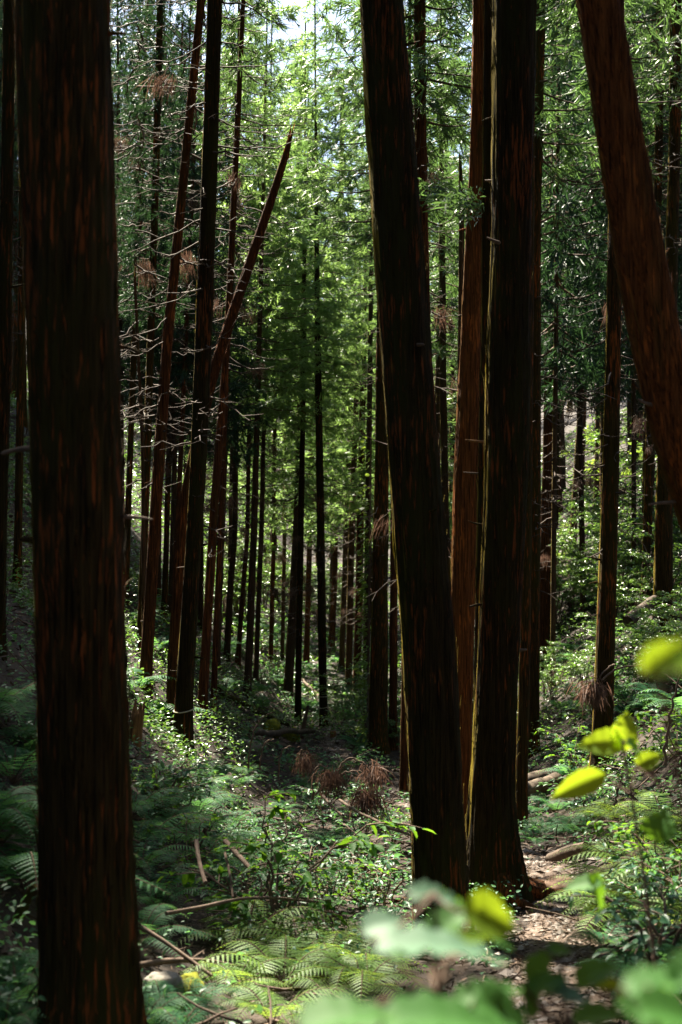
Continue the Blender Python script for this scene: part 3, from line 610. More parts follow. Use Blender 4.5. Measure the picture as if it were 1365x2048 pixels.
scatter(40, (-24, -3.2, 4, 34), 1.9, [0, 1, 2, 3, 5, 6, 7], 'cedar high on the left bank beside the viewpoint', 'cedars of the upper left bank', lambda x, y: not inview(x, y))
DARK = [ground_hit(*p) for p in ((40, 1500), (60, 1620), (40, 1750), (300, 1600), (400, 1560), (330, 1750), (320, 1900), (420, 1680), (50, 1950), (500, 1600), (300, 1520), (180, 1600))]
def shaded(pts, x, y, zlo, zhi, rad):
    d = S[:2] / np.linalg.norm(S[:2]); v = np.array([x, y]) - pts[:, :2]; t = v @ d
    off = np.abs(v[:, 0] * d[1] - v[:, 1] * d[0]); zz = pts[:, 2] + t * S[2] / np.linalg.norm(S[:2])
    return (t > 0) & (off < rad) & (zlo < zz) & (zz < zhi)
DK = np.array(DARK); LT = np.array(LIT); cov = np.zeros(len(DK)); LW = np.where(LT[:, 1] < 3, 8., 1.3)
for q in range(11):  # unseen cedars added where their crowns darken chosen spots on the left
    best = None
    for _ in range(500):
        x = random.uniform(-16, -2.2); y = random.uniform(8, 27)
        if x / y > -.295 or any((x - a) ** 2 + (y - b) ** 2 < .8 for a, b in CED): continue
        z = float(h(x, y)); sd = shaded(DK, x, y, z + 8.3, z + 18, 1.35); sc_ = (sd * .5 ** cov).sum() - (LW * shaded(LT, x, y, z + 8, z + 20, 1.7)).sum()
        if best is None or sc_ > best[0]: best = (sc_, x, y, z, sd)
    if best is None or best[0] <= .2: break
    _, x, y, z, sd = best; cov += sd; CED.append((x, y))
    copy_tree(protos[q % 4], (x, y, z), q * 1.3, 1.0, 'unseen cedar added to shade the left bank from above', 'added shade trees over the left bank')
print('shade trees', q, cov, file=sys.stderr)
for p in protos:
    for c in list(p.children_recursive): bpy.data.objects.remove(c)
    bpy.data.objects.remove(p)

# ------------------------------------------------------------------ ferns
def frond_mb(mb, rg, L, fine, az, rise, mi=0):
    out = np.array([math.cos(az), math.sin(az), 0.]); sd = np.array([-out[1], out[0], 0.])
    p0 = np.zeros(3); p1 = out * L * .35 + np.array([0, 0, L * rise]); p2 = out * L * .95 + np.array([0, 0, L * (rise * .55 - .15)]) + sd * rg.normal() * .08 * L
    c = bez(p0, p1, p2, 14); tube(mb, c, np.linspace(.0045, .001, 14), 3, 1, False)
    n = 22 if fine else 17
    t = np.linspace(.14, .985, n); tt = np.linspace(0, 1, 14)
    B = np.stack([np.interp(t, tt, c[:, k]) for k in range(3)], -1); T = unit(np.gradient(B, axis=0))
    prof = np.minimum(1, (t - .05) / .22) * (1 - t) ** .8 * 1.25; pl = L * .27 * prof + .006
    for sg in (-1, 1):
        D = sd * sg * .95 + T * .38; D = unit(D); D[:, 2] -= .12 + rg.normal(size=n) * .05; D = unit(D)
        up = unit(np.cross(T, D) * sg); up[:, 2] = np.abs(up[:, 2])
        if not fine:
            leaves(mb, B, D, up, pl, np.maximum(.012, pl * .24), mi, .1, .12)
        else:
            m = 7; s = np.linspace(.1, .97, m)
            O = B[:, None] + D[:, None] * (pl[:, None] * s[None])[..., None]; O[..., 2] -= (s[None] ** 2) * pl[:, None] * .12
            wl = np.minimum(.0105, pl[:, None] * .12) * (1 - s[None] * .75) + .002
            lat = unit(np.cross(D, up))
            for s2 in (-1, 1):
                DD = lat[:, None] * s2 + D[:, None] * .55 + 0 * O
                leaves(mb, O.reshape(-1, 3), DD.reshape(-1, 3), np.repeat(up, m, 0), wl.ravel(), (wl * .75).ravel(), mi, .08, .1)
            leaves(mb, B, D, up, pl, pl * .07 + .002, mi, .05, .12)
def fern_parts(seed, L, nf, fine):
    rg = np.random.default_rng(seed); out = []
    for k in range(nf):
        mb = MB(); frond_mb(mb, rg, L * rg.uniform(.7, 1.1), fine, k / nf * TAU + rg.uniform(-.3, .3), rg.uniform(.35, .75)); out.append(mb)
    return out
def merge(mbs):
    m = MB()
    for b in mbs:
        off = m.n; m.v += b.v; m.f += [(f + off, mi) for f, mi in b.f]; m.n += b.n
    return m
FMATS = [M['fern'], M['branch_wood']]
FERN_FAR = [merge(fern_parts(40 + k, .62, 9, False)).mesh('fern', FMATS) for k in range(4)]
FERN_NEAR = [[b.mesh('frond', FMATS) for b in fern_parts(60 + k, .62, 8 + k % 2, True)] for k in range(4)]
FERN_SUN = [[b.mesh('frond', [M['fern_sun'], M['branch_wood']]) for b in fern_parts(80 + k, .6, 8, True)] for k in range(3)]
def put_ferns(n, rect, label, group, near, smin=.7, smax=1.15, tries=25, sep=.12):
    got = []
    for _ in range(n * tries):
        if len(got) >= n: break
        px, py = random.uniform(rect[0], rect[2]), random.uniform(rect[1], rect[3])
        g = ground_hit(px, py)
        if g is None or path_dist(g[0], g[1]) < 1.05: continue
        if any(math.hypot(g[0] - a[0], g[1] - a[1]) < sep for a in got): continue
        if any(math.hypot(g[0] - a, g[1] - b) < .25 for a, b in CED): continue
        got.append(g); s = random.uniform(smin, smax); rz = random.uniform(0, TAU)
        if near:
            rt = thing('fern', label, 'fern', g, rz, group, s)
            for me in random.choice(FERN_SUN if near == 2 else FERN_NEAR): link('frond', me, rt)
        else:
            tag(link('fern', random.choice(FERN_FAR), None, g, rz, s), label, 'fern', group)
put_ferns(16, (-40, 1430, 95, 1800), 'shaded blue-green fern on the bank left of the thick blurred trunk', 'ferns on the left bank', True)
put_ferns(4, (-30, 1960, 95, 2090), 'low fern at the very foot of the left bank beside the blurred trunk', 'ferns at the foot of the left bank', True, .6, .8)
put_ferns(22, (255, 1540, 440, 1700), 'fern in the shaded bed below the tied mossy cedar', 'ferns below the tied cedar', True, .6, .95)
put_ferns(5, (262, 1720, 320, 1900), 'dark fern hanging beside the right edge of the blurred trunk', 'ferns beside the blurred trunk', True, .5, .8)
put_ferns(4, (270, 2030, 390, 2110), 'fern in front of the mossy yellow rock', 'ferns by the mossy rock', True, .5, .75)
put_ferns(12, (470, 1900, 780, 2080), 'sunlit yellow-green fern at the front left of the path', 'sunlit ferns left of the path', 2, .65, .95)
put_ferns(34, (400, 1560, 740, 1760), 'teal fern in the dense bed filling the middle of the hollow', 'ferns in the hollow', True, .5, .85)
put_ferns(10, (1055, 1620, 1190, 1710), 'shaded fern behind the broad pathside trunk', 'ferns behind the pathside trunk', True, .6, .9)
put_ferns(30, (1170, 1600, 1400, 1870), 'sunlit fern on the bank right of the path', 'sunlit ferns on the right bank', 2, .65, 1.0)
put_ferns(6, (1190, 1900, 1390, 2000), 'small fern at the right verge of the path', 'ferns on the path verge', True, .4, .6)
put_ferns(26, (440, 1230, 600, 1420), 'fern on the slope under the left stand', 'ferns of the left slope', False, .9, 1.5, 25, .3)
put_ferns(24, (590, 1270, 800, 1500), 'fern on the valley floor round the cedar pair', 'ferns of the valley floor', False, .9, 1.4, 25, .3)
put_ferns(24, (1080, 1200, 1400, 1580), 'fern on the shady right slope', 'ferns of the right slope', False, .8, 1.3, 25, .25)
put_ferns(10, (265, 1150, 340, 1450), 'fern in the deep shade between the left trunks', 'ferns between the left trunks', False, .8, 1.2)

# ------------------------------------------------------------------ shrubs
def shrub_mesh(seed, Hs, W, nst, nleaf, ll, lm, flat=.8):
    rg = np.random.default_rng(seed); st = MB(); lf = MB(); ends = []
    for k in range(nst):
        az = k / nst * TAU + rg.uniform(-.5, .5); rr = W * rg.uniform(.35, 1); hh = Hs * rg.uniform(.55, 1.05)
        out = np.array([math.cos(az), math.sin(az), 0]) * rr
        c = bez((0, 0, -.1), out * .25 + np.array([0, 0, hh * .75]), out + np.array([0, 0, hh]), 9); c[1:] += rg.normal(size=(8, 3)) * .015
        tube(st, c, np.linspace(.011, .004, 9), 5, 0, False)
        for j in range(6):
            b = c[rg.integers(3, 9)]; a2 = az + rg.normal() * .9; l = W * rg.uniform(.25, .6)
            e = b + np.array([math.cos(a2) * l, math.sin(a2) * l, rg.uniform(-.15, .3) * l])
            cc = bez(b, (b + e) / 2 + np.array([0, 0, .1 * l]), e, 6); tube(st, cc, np.linspace(.005, .0018, 6), 4, 0, False)
            ends.append(cc)
    per = max(3, nleaf // len(ends))
    for cc in ends:
        t = rg.uniform(.15, 1.0, per); t[-1] = 1
        B = np.stack([np.interp(t, np.linspace(0, 1, 6), cc[:, k]) for k in range(3)], -1) + rg.normal(size=(per, 3)) * .035 * np.array([1, 1, .5]) * W
        ax = unit(cc[-1] - cc[0]); D = ax + rg.normal(size=(per, 3)) * np.array([.8, .8, .3]); D[:, 2] -= .12
        Nn = rg.normal(size=(per, 3)) * (1 - flat) * 1.4 + np.array([0, 0, 1.])
        L = rg.uniform(.65, 1.2, per) * ll; leaves(lf, B, D, Nn, L, L * .5, 0)
    return st.mesh('stem', [M['dead_wood']]), lf.mesh('leaves', [lm])
SH_SMALL = [shrub_mesh(700 + k, 1.5, .95, 9, 2600, .062, M['shrub'], .7) for k in range(3)]
SH_SUN = [shrub_mesh(720 + k, 1.3, .8, 7, 1300, .07, M['maple'], .7) for k in range(2)]
SH_BROAD = [shrub_mesh(740 + k, .75, .6, 7, 330, .085, M['broad'], .75) for k in range(3)]
SH_LOW = [shrub_mesh(760 + k, .38, .35, 6, 240, .06, M['herb'], .75) for k in range(3)]
def put_shrub(px, py, kind, s, label, group=None, name='leafy_shrub', cat='shrub', sc=None, gd=None):
    g = ground_hit(px, py) if gd is None else np.array([P(px, py, gd)[0], gd, float(h(P(px, py, gd)[0], gd))])
    if g is None: return
    if gd is None and path_dist(g[0], g[1]) < 1.1: return
    rt = thing(name, label, cat, g, random.uniform(0, TAU), group, s)
    st, lf = random.choice(kind); link('stem', st, rt); link('leaves', lf, rt)
def shrubs(n, rect, kind, s0, s1, label, group, **kw):
    for _ in range(n): put_shrub(random.uniform(rect[0], rect[2]), random.uniform(rect[1], rect[3]), kind, random.uniform(s0, s1), label, group, **kw)
shrubs(18, (1085, 1120, 1400, 1270), SH_SMALL, .8, 1.5, 'leafy shrub in the bright thicket on the right slope', 'thicket shrubs of the right slope')
shrubs(10, (1090, 1270, 1400, 1420), SH_SMALL, .5, .9, 'low shrub in the shade below the right slope thicket', 'low shrubs under the thicket')
put_shrub(1105, 1160, SH_SUN, 1.2, 'yellow-green sunlit shrub beside the black straight trunk')
put_shrub(1235, 1010, SH_SUN, 1.9, 'tall yellow-green shrub catching the sun on top of the right slope')
put_shrub(1300, 1040, SH_SMALL, 1.8, 'large leafy shrub behind the trunk that rises from the right slope bush')
shrubs(16, (430, 1205, 745, 1262), SH_SMALL, 1.1, 2.0, 'dark leafy shrub under the far trunks at the valley head', 'understorey shrubs of the valley head')
put_shrub(735, 1478, SH_SMALL, 1.25, 'layered shrub with white-glinting leaves before the ivy-clad cedar')
put_shrub(800, 1500, SH_SMALL, .8, 'small glinting shrub at the foot of the reddish stem left of the leaning trunk')
put_shrub(690, 1440, SH_SMALL, .7, 'small shrub between the valley pair and the layered glinting shrub')
put_shrub(545, 1890, SH_BROAD, 1.05, 'broad-leaved shrub with white-glinting sunlit leaves in the hollow left of the path')
put_shrub(660, 1850, SH_BROAD, .55, 'smaller broad-leaved shrub right of the white-glinting one')
put_shrub(380, 1780, SH_BROAD, .55, 'thin broad-leaved shrub by the mossy log right of the blurred trunk')
put_shrub(790, 1690, SH_BROAD, .6, 'leafy shrub against the left side of the leaning mossy trunk')
put_shrub(330, 1640, SH_BROAD, .5, 'pale-leaved shrub below the splintered stump')
put_shrub(1345, 1830, SH_BROAD, .6, 'broad-leaved shrub in full sun on the right bank')
put_shrub(1290, 1760, SH_BROAD, .5, 'bright small shrub among the sunlit ferns on the right bank')
put_shrub(1370, 1560, SH_BROAD, .8, 'dark leafy shrub behind the sunlit ferns at the right border')
put_shrub(1150, 1560, SH_BROAD, .8, 'dark low shrub in front of the fallen logs')
put_shrub(1330, 1980, SH_LOW, 1.0, 'low leafy plant at the right verge near the camera')
shrubs(14, (320, 1540, 760, 1720), SH_LOW, .6, 1.1, 'low blue-green leafy plant in the bed of the hollow', 'low plants of the hollow', name='low_plant', cat='plant')
shrubs(14, (480, 1720, 800, 1900), SH_LOW, .5, 1.0, 'low leafy plant among the sticks in front of the hollow', 'low plants among the sticks', name='low_plant', cat='plant')
shrubs(22, (420, 1300, 760, 1500), SH_LOW, .9, 1.6, 'low leafy plant on the far valley floor', 'low plants of the valley floor', name='low_plant', cat='plant')
shrubs(7, (1160, 1620, 1390, 1880), SH_LOW, .6, 1.0, 'low leafy plant between the ferns right of the path', 'low plants of the right bank', name='low_plant', cat='plant')

# ivy climbing the valley cedar
def ivy():
    rg = np.random.default_rng(4); st = MB(); lf = MB()
    fx, fy, fz = f16
    for k in range(3):
        zs = np.linspace(0, 6.2 - k, 24); a = math.pi * (.98 + .08 * k) + .3 * np.sin(zs * 1.3 + k); r = .21 - .008 * zs
        c = np.stack([r * np.cos(a) + .03 * zs / 6, r * np.sin(a), zs], -1); tube(st, c, .008, 4)
        n = 170; t = rg.uniform(0, 1, n)
        B = np.stack([np.interp(t, np.linspace(0, 1, 24), c[:, i]) for i in range(3)], -1)
        D = np.stack([-np.abs(rg.normal(size=n)) - .4, rg.normal(size=n) * .8, rg.normal(size=n) * .5 - .3], -1)
        B += unit(D) * rg.uniform(0, .22, n)[:, None]
        leaves(lf, B, D, rg.normal(size=(n, 3)) * .5 + np.array([-.4, -.3, 1]), rg.uniform(.06, .13, n), rg.uniform(.05, .085, n), 0)
    rt = thing('ivy', 'sunlit ivy climbing the left side of a dark cedar in the valley', 'ivy', f16)
    link('stem', st.mesh('stem', [M['dead_wood']]), rt); link('leaves', lf.mesh('leaves', [M['maple']]), rt)
ivy()

# ------------------------------------------------------------------ ground stuff
def scatter_xy(n, y0, y1, widen=.3):
    y = y0 + (y1 - y0) * RNG.random(n) ** 1.6; x = (RNG.random(n) * 2 - 1) * (widen * y + .6); return x, y
def herb_cover():
    mb = MB(); x, y = scatter_xy(15000, 4.2, 48)
    m = fbm(np.stack([x * .8, y * .8, 0 * x + 2], -1), 2) + .10 * RNG.normal(size=len(x)); side = np.abs(x - np.interp(y, _py, _px))
    keep = (m > .02) & (path_dist(x, y) > 1.2); x, y = x[keep], y[keep]; z = h(x, y)
    for k in range(4):
        n = len(x); o_ = np.stack([x + RNG.normal(size=n) * .05, y + RNG.normal(size=n) * .05, z + RNG.uniform(.02, .22, n)], -1)
        D = RNG.normal(size=(n, 3)) * np.array([1, 1, .3]); Nn = RNG.normal(size=(n, 3)) * .4 + np.array([0, 0, 1.])
        L = RNG.uniform(.025, .055, n) * np.clip(y / 11, .8, 2.2); leaves(mb, o_, D, Nn, L, L * .6)
    return mb.mesh('undergrowth', [M['herb']])
def slope_cover():
    mb = MB(); rg = np.random.default_rng(12); n = 19000
    y = 13 + 75 * rg.random(n) ** 1.5; x = (rg.random(n) * 2 - 1) * (.30 * y + 2)
    m = fbm(np.stack([x * .45, y * .45, 0 * x + 6], -1), 2); hill = (x < np.interp(y, _yl, _xl) - .2) | (x > np.interp(y, _yr, _xr) + .3) | (y > 27)
    k = hill & (m > -.2) & ((m > -.03) | (y > 24)); x, y, m = x[k], y[k], m[k]
    for q in range(6):
        n = len(x); sc_ = np.clip(y / 26, .7, 2.4); xx = x + rg.normal(size=n) * .16 * sc_; yy = y + rg.normal(size=n) * .16 * sc_
        o_ = np.stack([xx, yy, h(xx, yy, False) + rg.uniform(.03, .5, n) * np.clip(.45 + m * 2.2, .2, 1.2)], -1)
        D = rg.normal(size=(n, 3)) * np.array([1, 1, .35]); Nn = rg.normal(size=(n, 3)) * .45 + np.array([0, 0, 1.])
        L = rg.uniform(.05, .10, n) * sc_; leaves(mb, o_, D, Nn, L, L * .5)
    return mb.mesh('slope_undergrowth', [M['shrub']])
tag(link('slope_undergrowth', slope_cover()), 'green leafy cover over the slopes between the farther trunks', 'undergrowth', None, 'stuff')
tag(link('undergrowth', herb_cover()), 'low green leaves covering the forest floor between the ferns', 'undergrowth', None, 'stuff')
def litter():
    mb = MB(); x, y = scatter_xy(26000, 4, 42); z = h(x, y) + .012; n = len(x)
    D = RNG.normal(size=(n, 3)) * np.array([1, 1, .25]); big = np.clip(y / 10, .8, 2)
    strands(mb, np.stack([x, y, z + .02 * RNG.random(n)], -1), D, RNG.uniform(.03, .12, n) * big, RNG.uniform(.006, .024, n) * big)
    return mb.mesh('leaf_litter', [M['litter']])
tag(link('leaf_litter', litter()), 'brown fallen needles and dry leaves strewn over the soil', 'leaf litter', None, 'stuff')
def path_litter():
    mb = MB(); n = 12000; y = 4 + 24 * RNG.random(n) ** 1.8; u_ = RNG.uniform(-1.15, 1.15, n); x = np.interp(y, _py, _px) + u_ * np.interp(y, _py, _pw)
    D = RNG.normal(size=(n, 3)) * np.array([1, 1, .2]); strands(mb, np.stack([x, y, h(x, y) + .034 - .05 * np.clip(np.abs(u_) - .8, 0, 1)], -1), D, RNG.uniform(.012, .07, n), RNG.uniform(.003, .011, n))
    return mb.mesh('path_litter', [M['litter']])
tag(link('path_litter', path_litter()), 'dry needles and leaf scraps trodden into the path', 'leaf litter', None, 'stuff')
def twigs():
    mb = MB(); rg = np.random.default_rng(3); x, y = scatter_xy(520, 4.3, 34)
    for a, b in zip(x, y):
        l = rg.uniform(.15, .8) * min(1.6, max(.7, b / 9)); az = rg.uniform(0, TAU); t = np.linspace(-.5, .5, 6); k = rg.normal() * .25
        px_ = a + l * t * math.cos(az) - k * l * t * t * math.sin(az); py_ = b + l * t * math.sin(az) + k * l * t * t * math.cos(az)
        z = h(px_, py_) + .015 + (rg.random() < .5) * rg.uniform(0, .22) * (t + .5)
        tube(mb, np.stack([px_, py_, z], -1), np.linspace(.009, .004, 6) * rg.uniform(.6, 1.2), 4)
    return mb.mesh('fallen_twigs', [M['dead_wood']])
tag(link('fallen_twigs', twigs()), 'thin dry twigs lying all over the forest floor', 'twigs', None, 'stuff')
def gravel():
    mb = MB(); rg = np.random.default_rng(8); n = 2600
    y = 4 + 27 * rg.random(n) ** 1.7; u_ = rg.normal(size=n) * .6; x = np.interp(y, _py, _px) + u_ * np.interp(y, _py, _pw); z = h(x, y) + .028
    base = np.array([[1, 0, 0], [-1, 0, 0], [0, 1, 0], [0, -1, 0], [0, 0, 1], [0, 0, -1]], float)
    fc = np.array([[0, 2, 4], [2, 1, 4], [1, 3, 4], [3, 0, 4], [2, 0, 5], [1, 2, 5], [3, 1, 5], [0, 3, 5]])
    s = rg.uniform(.006, .022, n) * (1 + 1.2 * (rg.random(n) < .06)); V = base[None] * (1 + .45 * rg.normal(size=(n, 6, 1)) * .6) * s[:, None, None] * np.array([1.3, 1, .6]) + np.stack([x, y, z], -1)[:, None]
    mb.add(V, (np.arange(n)[:, None, None] * 6 + fc[None]).reshape(-1, 3)); return mb.mesh('gravel', [M['pebble']], False)
tag(link('gravel', gravel()), 'small grey stones scattered along the earth path', 'gravel', None, 'stuff')

# ------------------------------------------------------------------ rocks
def rock(px, py, w, hgt, label, mat='rock', seed=1, name='rock', sx=1., moss=False):
    g = ground_hit(px, py); rr = w * g[1] / F / 2; bm_n = 22
    a = np.linspace(0, TAU, 28, endpoint=False); b = np.linspace(-math.pi / 2, math.pi / 2, 16)
    A, B = np.meshgrid(a, b); D = np.stack([np.cos(B) * np.cos(A), np.cos(B) * np.sin(A), np.sin(B)], -1)
    q = np.sign(D) * np.abs(D) ** .72
    f = 1 + .75 * fbm(D * 1.4 + seed * 3.7, 2) + .2 * fbm(D * 5 + seed, 2)
    V = q * f[..., None] * np.array([rr * sx, rr * .8, hgt * g[1] / F * .62])
    mb = MB(); i = np.arange(15)[:, None] * 28; j = np.arange(28)[None]; k = (j + 1) % 28
    mb.add(V, np.stack([i + j, i + k, i + 28 + k, i + 28 + j], -1).reshape(-1, 4))
    root = tag(link(name, mb.mesh(name, [M[mat]], True), None, g + np.array([0, 0, hgt * g[1] / F * .3]), seed), label, 'rock')
    return root
rock(1118, 1790, 95, 36, 'brown flat-topped stone at the right edge of the path', 'rock_brown', 2)
rock(380, 2008, 70, 60, 'rock capped with bright yellow moss near the blurred trunk', 'moss', 5)
rock(330, 2000, 75, 55, 'grey-green rock touching the yellow mossy one', 'rock', 6)
rock(62, 2060, 60, 45, 'grey rock below the left bank beside the blurred trunk', 'rock', 7)
rock(345, 1735, 50, 34, 'grey stone in the dark hollow below the mossy log', 'rock', 9)
rock(1048, 1722, 24, 12, 'small grey stone against the root of the pathside trunk', 'rock', 11)
rock(1055, 1800, 36, 14, 'flat stone in the path beside the flared root', 'rock', 12)
rock(545, 1470, 40, 34, 'mossy boulder in the streambed beyond the hollow', 'moss', 14)
rock(580, 1480, 34, 26, 'small mossy boulder right of the streambed one', 'moss', 15)
rock(505, 1500, 36, 22, 'dark stone at the left of the streambed', 'rock', 16)

# ------------------------------------------------------------------ logs, sticks, stumps
def log(p0, p1, r0, r1, label, mat='log', name='fallen_log', cat='log', seed=1, n=60, nseg=22, bend=0., wob=.03, parts=None):
    p0, p1 = np.array(p0, float), np.array(p1, float); t = np.linspace(0, 1, n)[:, None]
    c = p0 * (1 - t) + p1 * t; c[:, 2] += bend * np.sin(t[:, 0] * math.pi); L = np.linalg.norm(p1 - p0)
    rg = np.random.default_rng(seed); c += fbm(np.concatenate([t * L * 1.5, 0 * t + seed, 0 * t], 1), 2)[:, None] * wob * np.array([1, 1, 1]) * 2
    r = np.linspace(r0, r1, n); mid = c.mean(0); mb = MB()
    tube(mb, c - mid, r * (1 + .10 * fbm(np.concatenate([t * L * 3 + seed, 0 * t, 0 * t], 1), 2)), nseg)
    V = mb.v[0]; V += unit(V - np.repeat(c - mid, nseg, 0)) * (fbm(V * 5 + seed, 2) * r0 * .30 + fbm(V * 27 + seed, 2) * r0 * .16)[:, None]
    return tag(link(name, mb.mesh(name, [M[mat]]), None, mid), label, cat)
def gp(px, py, up=0.):
    g = ground_hit(px, py); return g + np.array([0, 0, up])
def P2(px, py, d): return P(px, py, d)
log(P2(1010, 1575, 16.4), P2(1128, 1540, 17.6), .10, .085, 'weathered fallen log, upper of the two behind the pathside trunk', seed=3)
log(P2(1000, 1600, 15.4), P2(1115, 1558, 16.6), .11, .09, 'rotten fallen log with torn end, lower of the two behind the pathside trunk', 'log', seed=4)
log(gp(1105, 1728, .05), P2(1180, 1690, 10.6), .062, .058, 'short sawn log lying beside the path bend', seed=5)
log(P2(235, 1612, 9.2), P2(340, 1612, 9.1), .075, .06, 'moss-topped rotting log end right of the blurred trunk', 'log_moss', seed=6)
log(gp(735, 1645, .04), gp(775, 1652, .05), .055, .06, 'short mossy log piece left of the leaning trunk', 'log_moss', seed=7)
log(gp(770, 1645, .05), gp(825, 1665, .05), .028, .022, 'pale broken stick beside the short mossy log', 'dead_wood', 'fallen_branch', 'branch', 8)
log(gp(435, 1392, .1), gp(575, 1462, .12), .06, .04, 'long mossy pole lying down the left slope toward the valley pair', 'log_moss', seed=9)
log(gp(575, 1335, .1), gp(640, 1400, .1), .06, .045, 'pale fallen pole behind the valley pair', 'dead_wood', seed=10)
log(gp(500, 1480, .12), gp(625, 1475, .12), .06, .05, 'dark log lying across the streambed', 'log', seed=11)
log(P2(0, 1658, 6.6), P2(58, 1632, 6.9), .028, .024, 'bare brown branch on the left bank above the ferns', 'branch_wood', 'fallen_branch', 'branch', 12)
log(gp(40, 1850), P2(80, 1760, 5.6), .025, .018, 'mossy upright stick at the foot of the left bank', 'log_moss', 'fallen_branch', 'branch', 13)
log(P2(1255, 1245, 21), P2(1310, 1200, 21.5), .10, .08, 'sunlit log lying on the right slope near the bank cedar', 'log', seed=14)
log(P2(262, 1935, 5.9), P2(545, 1948, 7.0), .014, .009, 'long thin brown branch lying across the hollow in front', 'dead_wood', 'fallen_branch', 'branch', 15, bend=.05)
log(P2(265, 1850, 6.4), P2(430, 1945, 6.2), .013, .008, 'thin branch running down past the blurred trunk', 'dead_wood', 'fallen_branch', 'branch', 16)
log(P2(330, 1830, 6.6), P2(640, 1800, 7.6), .011, .006, 'long pale twiggy branch under the white-glinting shrub', 'dead_wood', 'fallen_branch', 'branch', 17, bend=.03)
log(P2(395, 1680, 7.6), P2(408, 1770, 7.2), .014, .012, 'upright bare stick in the dark hollow', 'dead_wood', 'fallen_branch', 'branch', 18)
log(P2(445, 1690, 8.0), P2(500, 1745, 7.6), .018, .014, 'thicker grey branch leaning into the dark hollow', 'dead_wood', 'fallen_branch', 'branch', 19)
log(P2(455, 1700, 7.5), P2(470, 1790, 7.2), .009, .007, 'thin bent stick beside the thicker grey branch', 'dead_wood', 'fallen_branch', 'branch', 20, bend=.03)
log(P2(640, 1590, 14), P2(690, 1625, 13), .018, .012, 'brown branch lying below the dead cedar fronds', 'dead_wood', 'fallen_branch', 'branch', 21)
log(P2(680, 1600, 12.5), P2(830, 1680, 10.5), .014, .01, 'long branch lying from the dead fronds to the leaning trunk', 'dead_wood', 'fallen_branch', 'branch', 22)
log(P2(270, 1990, 5.5), P2(330, 2035, 5.4), .016, .014, 'thick twig by the grey-green rock', 'dead_wood', 'fallen_branch', 'branch', 23)
log(P2(1290, 1950, 5.4), P2(1368, 1850, 5.7), .012, .006, 'dark bare twig sticking up at the right verge', 'branch_wood', 'fallen_branch', 'branch', 24, bend=.04)
log(P2(600, 1500, 27), P2(618, 1410, 27), .05, .03, 'dark broken stick leaning against the left valley cedar', 'branch_wood', 'fallen_branch', 'branch', 25)
def stump(label, name, px, py, w, hpx, jag, seed):
    g = ground_hit(px, py); k = g[1] / F; rr = w * k / 2
    me = trunk_mesh(name, [(0, 0, -.2), (0, 0, .02), (.12 * hpx * k * (jag > .05), 0, hpx * k)], [rr * 1.15, rr * 1.1, rr], M['rot'], 24, .04, .12, seed, jag)
    tag(link(name, me, None, g), label, 'stump')
stump('splintered orange stump at the foot of the reddish tilting cedar', 'splintered_stump', 269, 1490, 23, 58, .25, 60)
stump('small sawn stump beside the foot of the right valley cedar', 'sawn_stump', 667, 1478, 11, 15, .01, 61)

# arching bare stems and dead brown fronds
def arch(p0, p1, p2, r, label, tuft=0, seed=1, name='dead_frond', cat='dead frond', tl=.35):
    rg = np.random.default_rng(seed); o_ = np.array(p0, float)
    st = MB(); c = bez(p0, p1, p2, 16) - o_; c[1:-1] += rg.normal(size=(14, 3)) * .006; tube(st, c, np.linspace(r, r * .45, 16), 6)
    if not tuft:
        return tag(link(name, st.mesh(name, [M['dead_wood']]), None, o_), label, cat)
    rt = thing(name, label, cat, o_); link('stem', st.mesh('stem', [M['dead_wood']]), rt)
    tf = MB(); n = tuft; O = c[-1] + rg.normal(size=(n, 3)) * np.array([.055, .055, .045]); O += (O - c[-1]) * .2; D = (O - c[-1]) * 2.2 + rg.normal(size=(n, 3)) * .38 + np.array([0, 0, -.9])
    strands(tf, O, D, rg.uniform(.3, 1.1, n) * tl * .5, rg.uniform(.006, .013, n), 0, .3, rg); link('dry_needles', tf.mesh('dry_needles', [M['brown_needles']]), rt)
D0 = 14.5
arch(P2(630, 1590, D0), P2(690, 1530, D0), P2(725, 1545, D0), .014, 'brown dead stem arching over the other dead fronds', 0, 2)
arch(P2(625, 1600, 13.5), P2(625, 1490, 13.5), P2(662, 1555, 13.5), .014, 'arched dead frond with a hanging brown tuft at the edge of the hollow', 380, 3, tl=.28)
arch(P2(672, 1560, 14), P2(690, 1480, 14), P2(745, 1545, 14), .014, 'tallest arched dead frond beside the sandy clearing', 300, 4, tl=.3)
arch(P2(700, 1620, 13), P2(720, 1560, 13), P2(735, 1590, 13), .014, 'brown dead frond collapsed in a tangled heap', 420, 5, tl=.35)
arch(P2(600, 1545, 17), P2(600, 1470, 17), P2(612, 1520, 17), .013, 'dead frond with a short dark tuft behind the hollow', 350, 6, tl=.3)
arch(P2(497, 1540, 16), P2(500, 1430, 16), P2(548, 1425, 16), .013, 'tall bare arching stem left of the streambed', 0, 7, 'bare_stem', 'dead stem')
arch(P2(522, 1540, 16), P2(518, 1480, 16), P2(548, 1478, 16), .012, 'short bare arching stem beside the tall one', 0, 8, 'bare_stem', 'dead stem')
arch(P2(558, 1560, 15), P2(555, 1480, 15), P2(590, 1495, 15), .013, 'bare hooked stem in front of the streambed', 0, 9, 'bare_stem', 'dead stem')
arch(P2(1205, 1360, 11), P2(1270, 1290, 11), P2(1375, 1385, 10.5), .010, 'long arching dry stem in front of the right bank cedar', 0, 10, 'bare_stem', 'dead stem')
arch(P2(1230, 1330, 14.5), P2(1215, 1330, 14.5), P2(1185, 1375, 14.5), .012, 'dead brown spray hanging against the ferny bank cedar', 500, 11, tl=.4)
